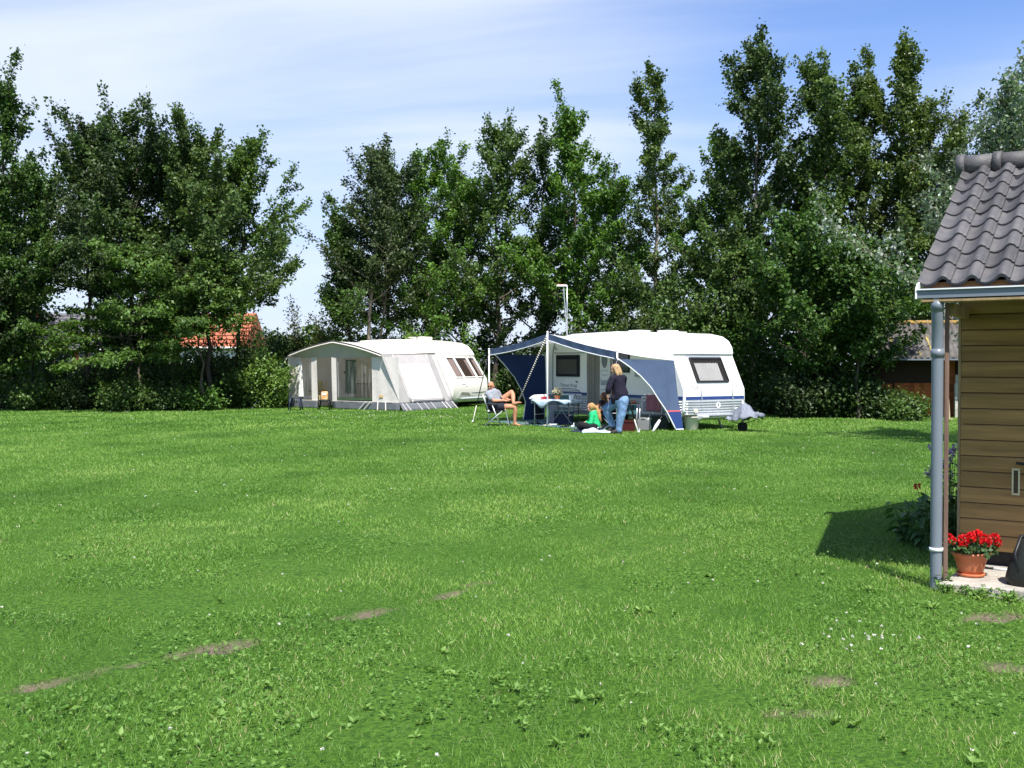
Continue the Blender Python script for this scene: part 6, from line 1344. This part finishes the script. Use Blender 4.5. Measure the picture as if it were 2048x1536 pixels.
kb = W(1128, 27.9); cb_ = thing('cool_box', 'dark blue cool box with a pale lid under the camping table', 'cool box', kb, R(-14)); part('box', MB().bb(-.24, .24, -.16, .16, 0, .33), mat('box_navy', (.015, .030, .085), .5), cb_, bevel=.02); part('lid', MB().bb(-.26, .26, -.175, .175, .332, .375), mat('lid_teal', (.16, .27, .31), .5), cb_, bevel=.012); part('handle', MB().tube([(-.25, -.18, .25), (-.25, -.20, .30), (.25, -.20, .30), (.25, -.18, .25)], .012, 6), mat('lid_teal', (.16, .27, .31), .5), cb_)
bd_ = thing('storage_box', 'grey white upright box next to the cool box under the table', 'box', W(1108, 28.3), R(-20)); part('box', MB().bb(-.12, .12, -.10, .10, 0, .46), mat('box_grey', (.33, .34, .38), .6), bd_, bevel=.012); part('lid', MB().bb(-.125, .125, -.105, .105, .461, .485), mat('box_grey', (.33, .34, .38), .6), bd_, bevel=.006)
tc2 = thing('folding_chair', 'empty teal cloth chair tucked behind the camping table', 'chair', W(1125, 28.6), R(-25), 'folding camping chairs')
TEAL = mat('teal_cloth', (.06, .14, .13), .8, .2, .15, 9)
part('backrest', MB().grid(lambda u, v: (-.24 + .48 * u, .20 + .10 * v - .04 * sin(PI * u), .50 + .25 * v), 8, 4), TEAL, tc2, smooth=True, solid=.012); part('seat', MB().grid(lambda u, v: (-.24 + .48 * u, -.22 + .42 * v, .42 - .03 * sin(PI * u)), 6, 6), TEAL, tc2, smooth=True, solid=.012)
for x in (-.26, .26): part('leg', MB().tube([(x, -.22, .42), (x, .26, .02)], .012, 6), mat('dark_leg', (.06, .065, .07), .5), tc2); part('leg', MB().tube([(x, .20, .42), (x, -.26, .02)], .012, 6), mat('dark_leg', (.06, .065, .07), .5), tc2); part('back_tube', MB().tube([(x, .18, .40), (x, .31, .78)], .012, 6), mat('dark_leg', (.06, .065, .07), .5), tc2)
# striped folding chair, red crate, jerrycan right of the woman
sc2 = thing('folding_chair', 'folded chair with teal striped cloth leaning right of the woman', 'chair', W(1261, 25.5), R(-8), 'folding camping chairs')
for k in range(5): part('cloth_stripe', MB().bb(-.15 + k * .06, -.15 + k * .06 + .058, -.01, .01, .40, .62), mat('stripe_teal', (.05, .16, .17), .8) if k % 2 == 0 else mat('stripe_dark', (.03, .05, .05), .8), sc2)
part('cloth_fringe', MB().bb(-.16, .16, -.012, .012, .622, .645), mat('stripe_pale', (.50, .50, .47), .8), sc2)
for (xa, xb) in ((-.20, -.24), (-.14, -.16), (.17, .14), (.23, .22)): part('leg', MB().tube([(xa, -.02, .66), (xb, -.05, .0)], .016, 8), ALU, sc2, smooth=True)
part('cross_tube', MB().tube([(-.2, -.02, .66), (.23, -.02, .66)], .014, 8), BLK, sc2)
rc_ = thing('red_crate', 'dark red plastic crate standing under the folded striped chair', 'crate', W(1253, 25.15), R(-10))
part('crate', MB().bb(-.20, .20, -.14, .14, 0, .02).bb(-.20, -.185, -.14, .14, .021, .25).bb(.185, .20, -.14, .14, .021, .25).bb(-.184, .184, -.14, -.125, .021, .25).bb(-.184, .184, .125, .14, .021, .25), mat('crate_red', (.055, .008, .008), .5), rc_); part('rim', MB().bb(-.215, .215, -.155, -.141, .22, .262).bb(-.215, .215, .141, .155, .22, .262), mat('crate_red', (.055, .008, .008), .5), rc_)
jc = thing('jerrycan', 'grey white plastic jerrycan with moulded handle beside the chair', 'jerrycan', W(1287, 25.4), R(-15))
part('can', MB().prism([(-.14, 0), (.14, 0), (.145, .02), (.145, .24), (.09, .305), (.045, .315), (-.045, .315), (-.10, .30), (-.145, .24), (-.145, .02)], -.09, .09, 'y'), mat('can_plastic', (.19, .195, .20), .5), jc, bevel=.02, bseg=3); part('handle_hole', MB().bb(-.035, .04, -.093, -.0905, .265, .29), BLK, jc); part('cap', MB().tube([(.115, 0, .27), (.135, 0, .305)], .025, 12), PVCW, jc)
# drying rack with towels
rk = thing('drying_rack', 'white clothes drying rack inside the right canopy wing', 'drying rack', W(1311, 25.95), R(-10))
for k in range(4): part('rail', MB().tube([(-.26, -.15 + .10 * k, .86), (.36, -.15 + .10 * k, .86)], .008, 6), PVCW, rk)
part('rack_frame', MB().tube([(-.26, -.16, .86), (-.26, .16, .86)], .010, 6).tube([(.36, -.16, .86), (.36, .16, .86)], .010, 6), PVCW, rk)
for (x, y) in ((-.2, -.14), (-.2, .14), (.3, -.14), (.3, .14)): part('leg', MB().tube([(x, y, .86), (x * .7 + .03, -y, 0)], .010, 6), PVCW, rk)
def towel(name, label, x0, x1, y, ztop, ln, m, cat='towel'):
    t = thing(name, label, cat, rk.location, R(-10)); 
    def f(u, v):
        x = x0 + (x1 - x0) * u; s = (v - .35) * ln / .65
        if v < .35: return (x, y + .02 + .012 * sin(9 * x), ztop + .012 - (.35 - v) * ln * .9)
        return (x, y - .018 - .015 * sin(12 * u + 2) * s * 2, ztop + .012 - s)
    part('cloth', MB().grid(f, 20, 16), m, t, smooth=True, solid=.008); return t
towel('towel', 'pink towel hanging on the drying rack', -.22, .14, -.15, .86, .42, fabric('pink_towel', (.50, .19, .25), .12, .08, 6))
towel('towel', 'pale blue towel hanging right of the pink one', .18, .30, -.15, .86, .46, fabric('pale_blue_towel', (.33, .42, .48), .12, .08, 6))
for (dx, m_, lb) in ((.02, mat('bottle_yellow', (.58, .42, .08), .4), 'small yellow bottle on top of the drying rack'), (.22, mat('bottle_teal', (.04, .16, .20), .4), 'small teal bottle on top of the drying rack')):
    bt = thing('bottle', lb, 'bottle', rk.location + Matrix.Rotation(R(-10), 3, 'Z') @ Vector((dx, 0, .868))); part('bottle', MB().lathe([(.036, 0), (.040, .01), (.040, .12), (.016, .155), (.016, .175), (.0, .175)], seg=14), m_, bt, smooth=True); part('cap', MB().lathe([(.018, .176), (.018, .20), (0, .20)], seg=10), PVCW, bt)
um = thing('white_umbrella', 'closed white parasol leaning from the grass under the drying rack', 'parasol', W(1306, 24.7)); part('canopy', MB().tube([(0, 0, .02), (.09, .1, .14), (.19, .22, .27)], [.022, .040, .030], 10), mat('white_cloth', (.80, .80, .80), .7), um, smooth=True); part('handle', MB().tube([(.19, .22, .27), (.25, .29, .36)], .014, 8), BLK, um)
pt = thing('white_pole', 'short white pole hanging beside the dark box under the rack', 'pole', W(1336, 25.6)); part('pole', MB().tube([(-.06, 0, .42), (.02, -.05, .22)], .016, 8), PVCW, pt, smooth=True); part('tip', MB().ball((.025, -.05, .21), .022, 8, 6), PVCW, pt)
dkb = thing('dark_box', 'dark green crate in the shade behind the right canopy wing', 'box', W(1322, 25.9), R(-20)); part('box', MB().bb(-.20, .20, -.15, .15, 0, .30), mat('box_dark_green', (.03, .045, .035), .7), dkb, bevel=.012); part('rim', MB().bb(-.21, .21, -.16, .16, .301, .33), mat('box_dark_green', (.03, .045, .035), .7), dkb)
# on the grass
wc = thing('white_cloth', 'crumpled white and light blue cloth on the grass by the girl', 'cloth', W(1199, 24.55))
part('cloth', MB().grid(lambda u, v: (-.42 + .84 * u, -.20 + .40 * v + .04 * sin(6 * u), .015 + (.065 + .05 * sin(5 * u + 1) * sin(4 * v) + .02 * sin(19 * u + 3 * v)) * sin(PI * min(1, max(0, u))) ** .5 * sin(PI * v) ** .6), 40, 20), fabric('cloth_white_blue', (.66, .73, .80), .1, .10, 6), wc, smooth=True, solid=.008)
ns_ = thing('blanket', 'dark navy blanket spread under the girl', 'blanket', W(1190, 25.0), R(-12)); part('blanket', MB().grid(lambda u, v: (-.55 + 1.05 * u, -.42 + .75 * v, .018 + .012 * sin(9 * u) * sin(7 * v)), 24, 16), mat('navy_blanket', (.018, .025, .07), .9), ns_, smooth=True, solid=.008)
bw = thing('bowl', 'small white bowl on the edge of the ground sheet', 'bowl', W(1107, 27.25)); part('bowl', MB().lathe([(.05, 0), (.09, .02), (.115, .06), (.108, .06), (.085, .03), (.0, .02)], seg=22), PVCW, bw, smooth=True)
def sandal(label, px, d, rz, m):
    t = thing('sandal', label, 'shoe', W(px, d, .005), R(rz), 'shoes on the grass'); part('sole', MB().prism([(.125 * math.cos(a) , .045 * sin(a) * (1 + .2 * math.cos(a))) for a in np.linspace(0, 2 * PI, 20, endpoint=False)], .03, .055, 'z'), m, t, bevel=.005); part('strap', MB().tube([(.03, -.048, .05), (.05, 0, .10), (.03, .048, .05)], .014, 6), m, t, smooth=True)
GRS = mat('sandal_grey', (.16, .18, .22), .7)
sandal('grey slipper lying nearest the diagonal strap', 1049, 27.3, 20, GRS); sandal('grey slipper beside the dark one at the sheet edge', 1058, 27.7, 35, GRS); sandal('dark slipper at the corner of the ground sheet', 1072, 27.6, 5, BLKC); sandal('black shoe lying on the grass in front of the table', 1129, 26.2, 10, BLKC)
pw = thing('tent_peg', 'pale plastic peg at the foot of the right table leg', 'peg', W(1147, 26.6)); part('peg', MB().tube([(0, 0, 0), (.01, 0, .12)], .014, 8), PVCW, pw); part('foot', MB().ball((-.02, 0, .03), (.05, .04, .03), 10, 6), PVCW, pw, smooth=True)
fs = thing('flat_stone', 'flat pale paving stone lying at the foot of the centre pole', 'stone', W(1094, 27.2)); part('stone', MB().ball((0, 0, .015), (.13, .09, .03), 14, 6), CONC, fs, smooth=True)
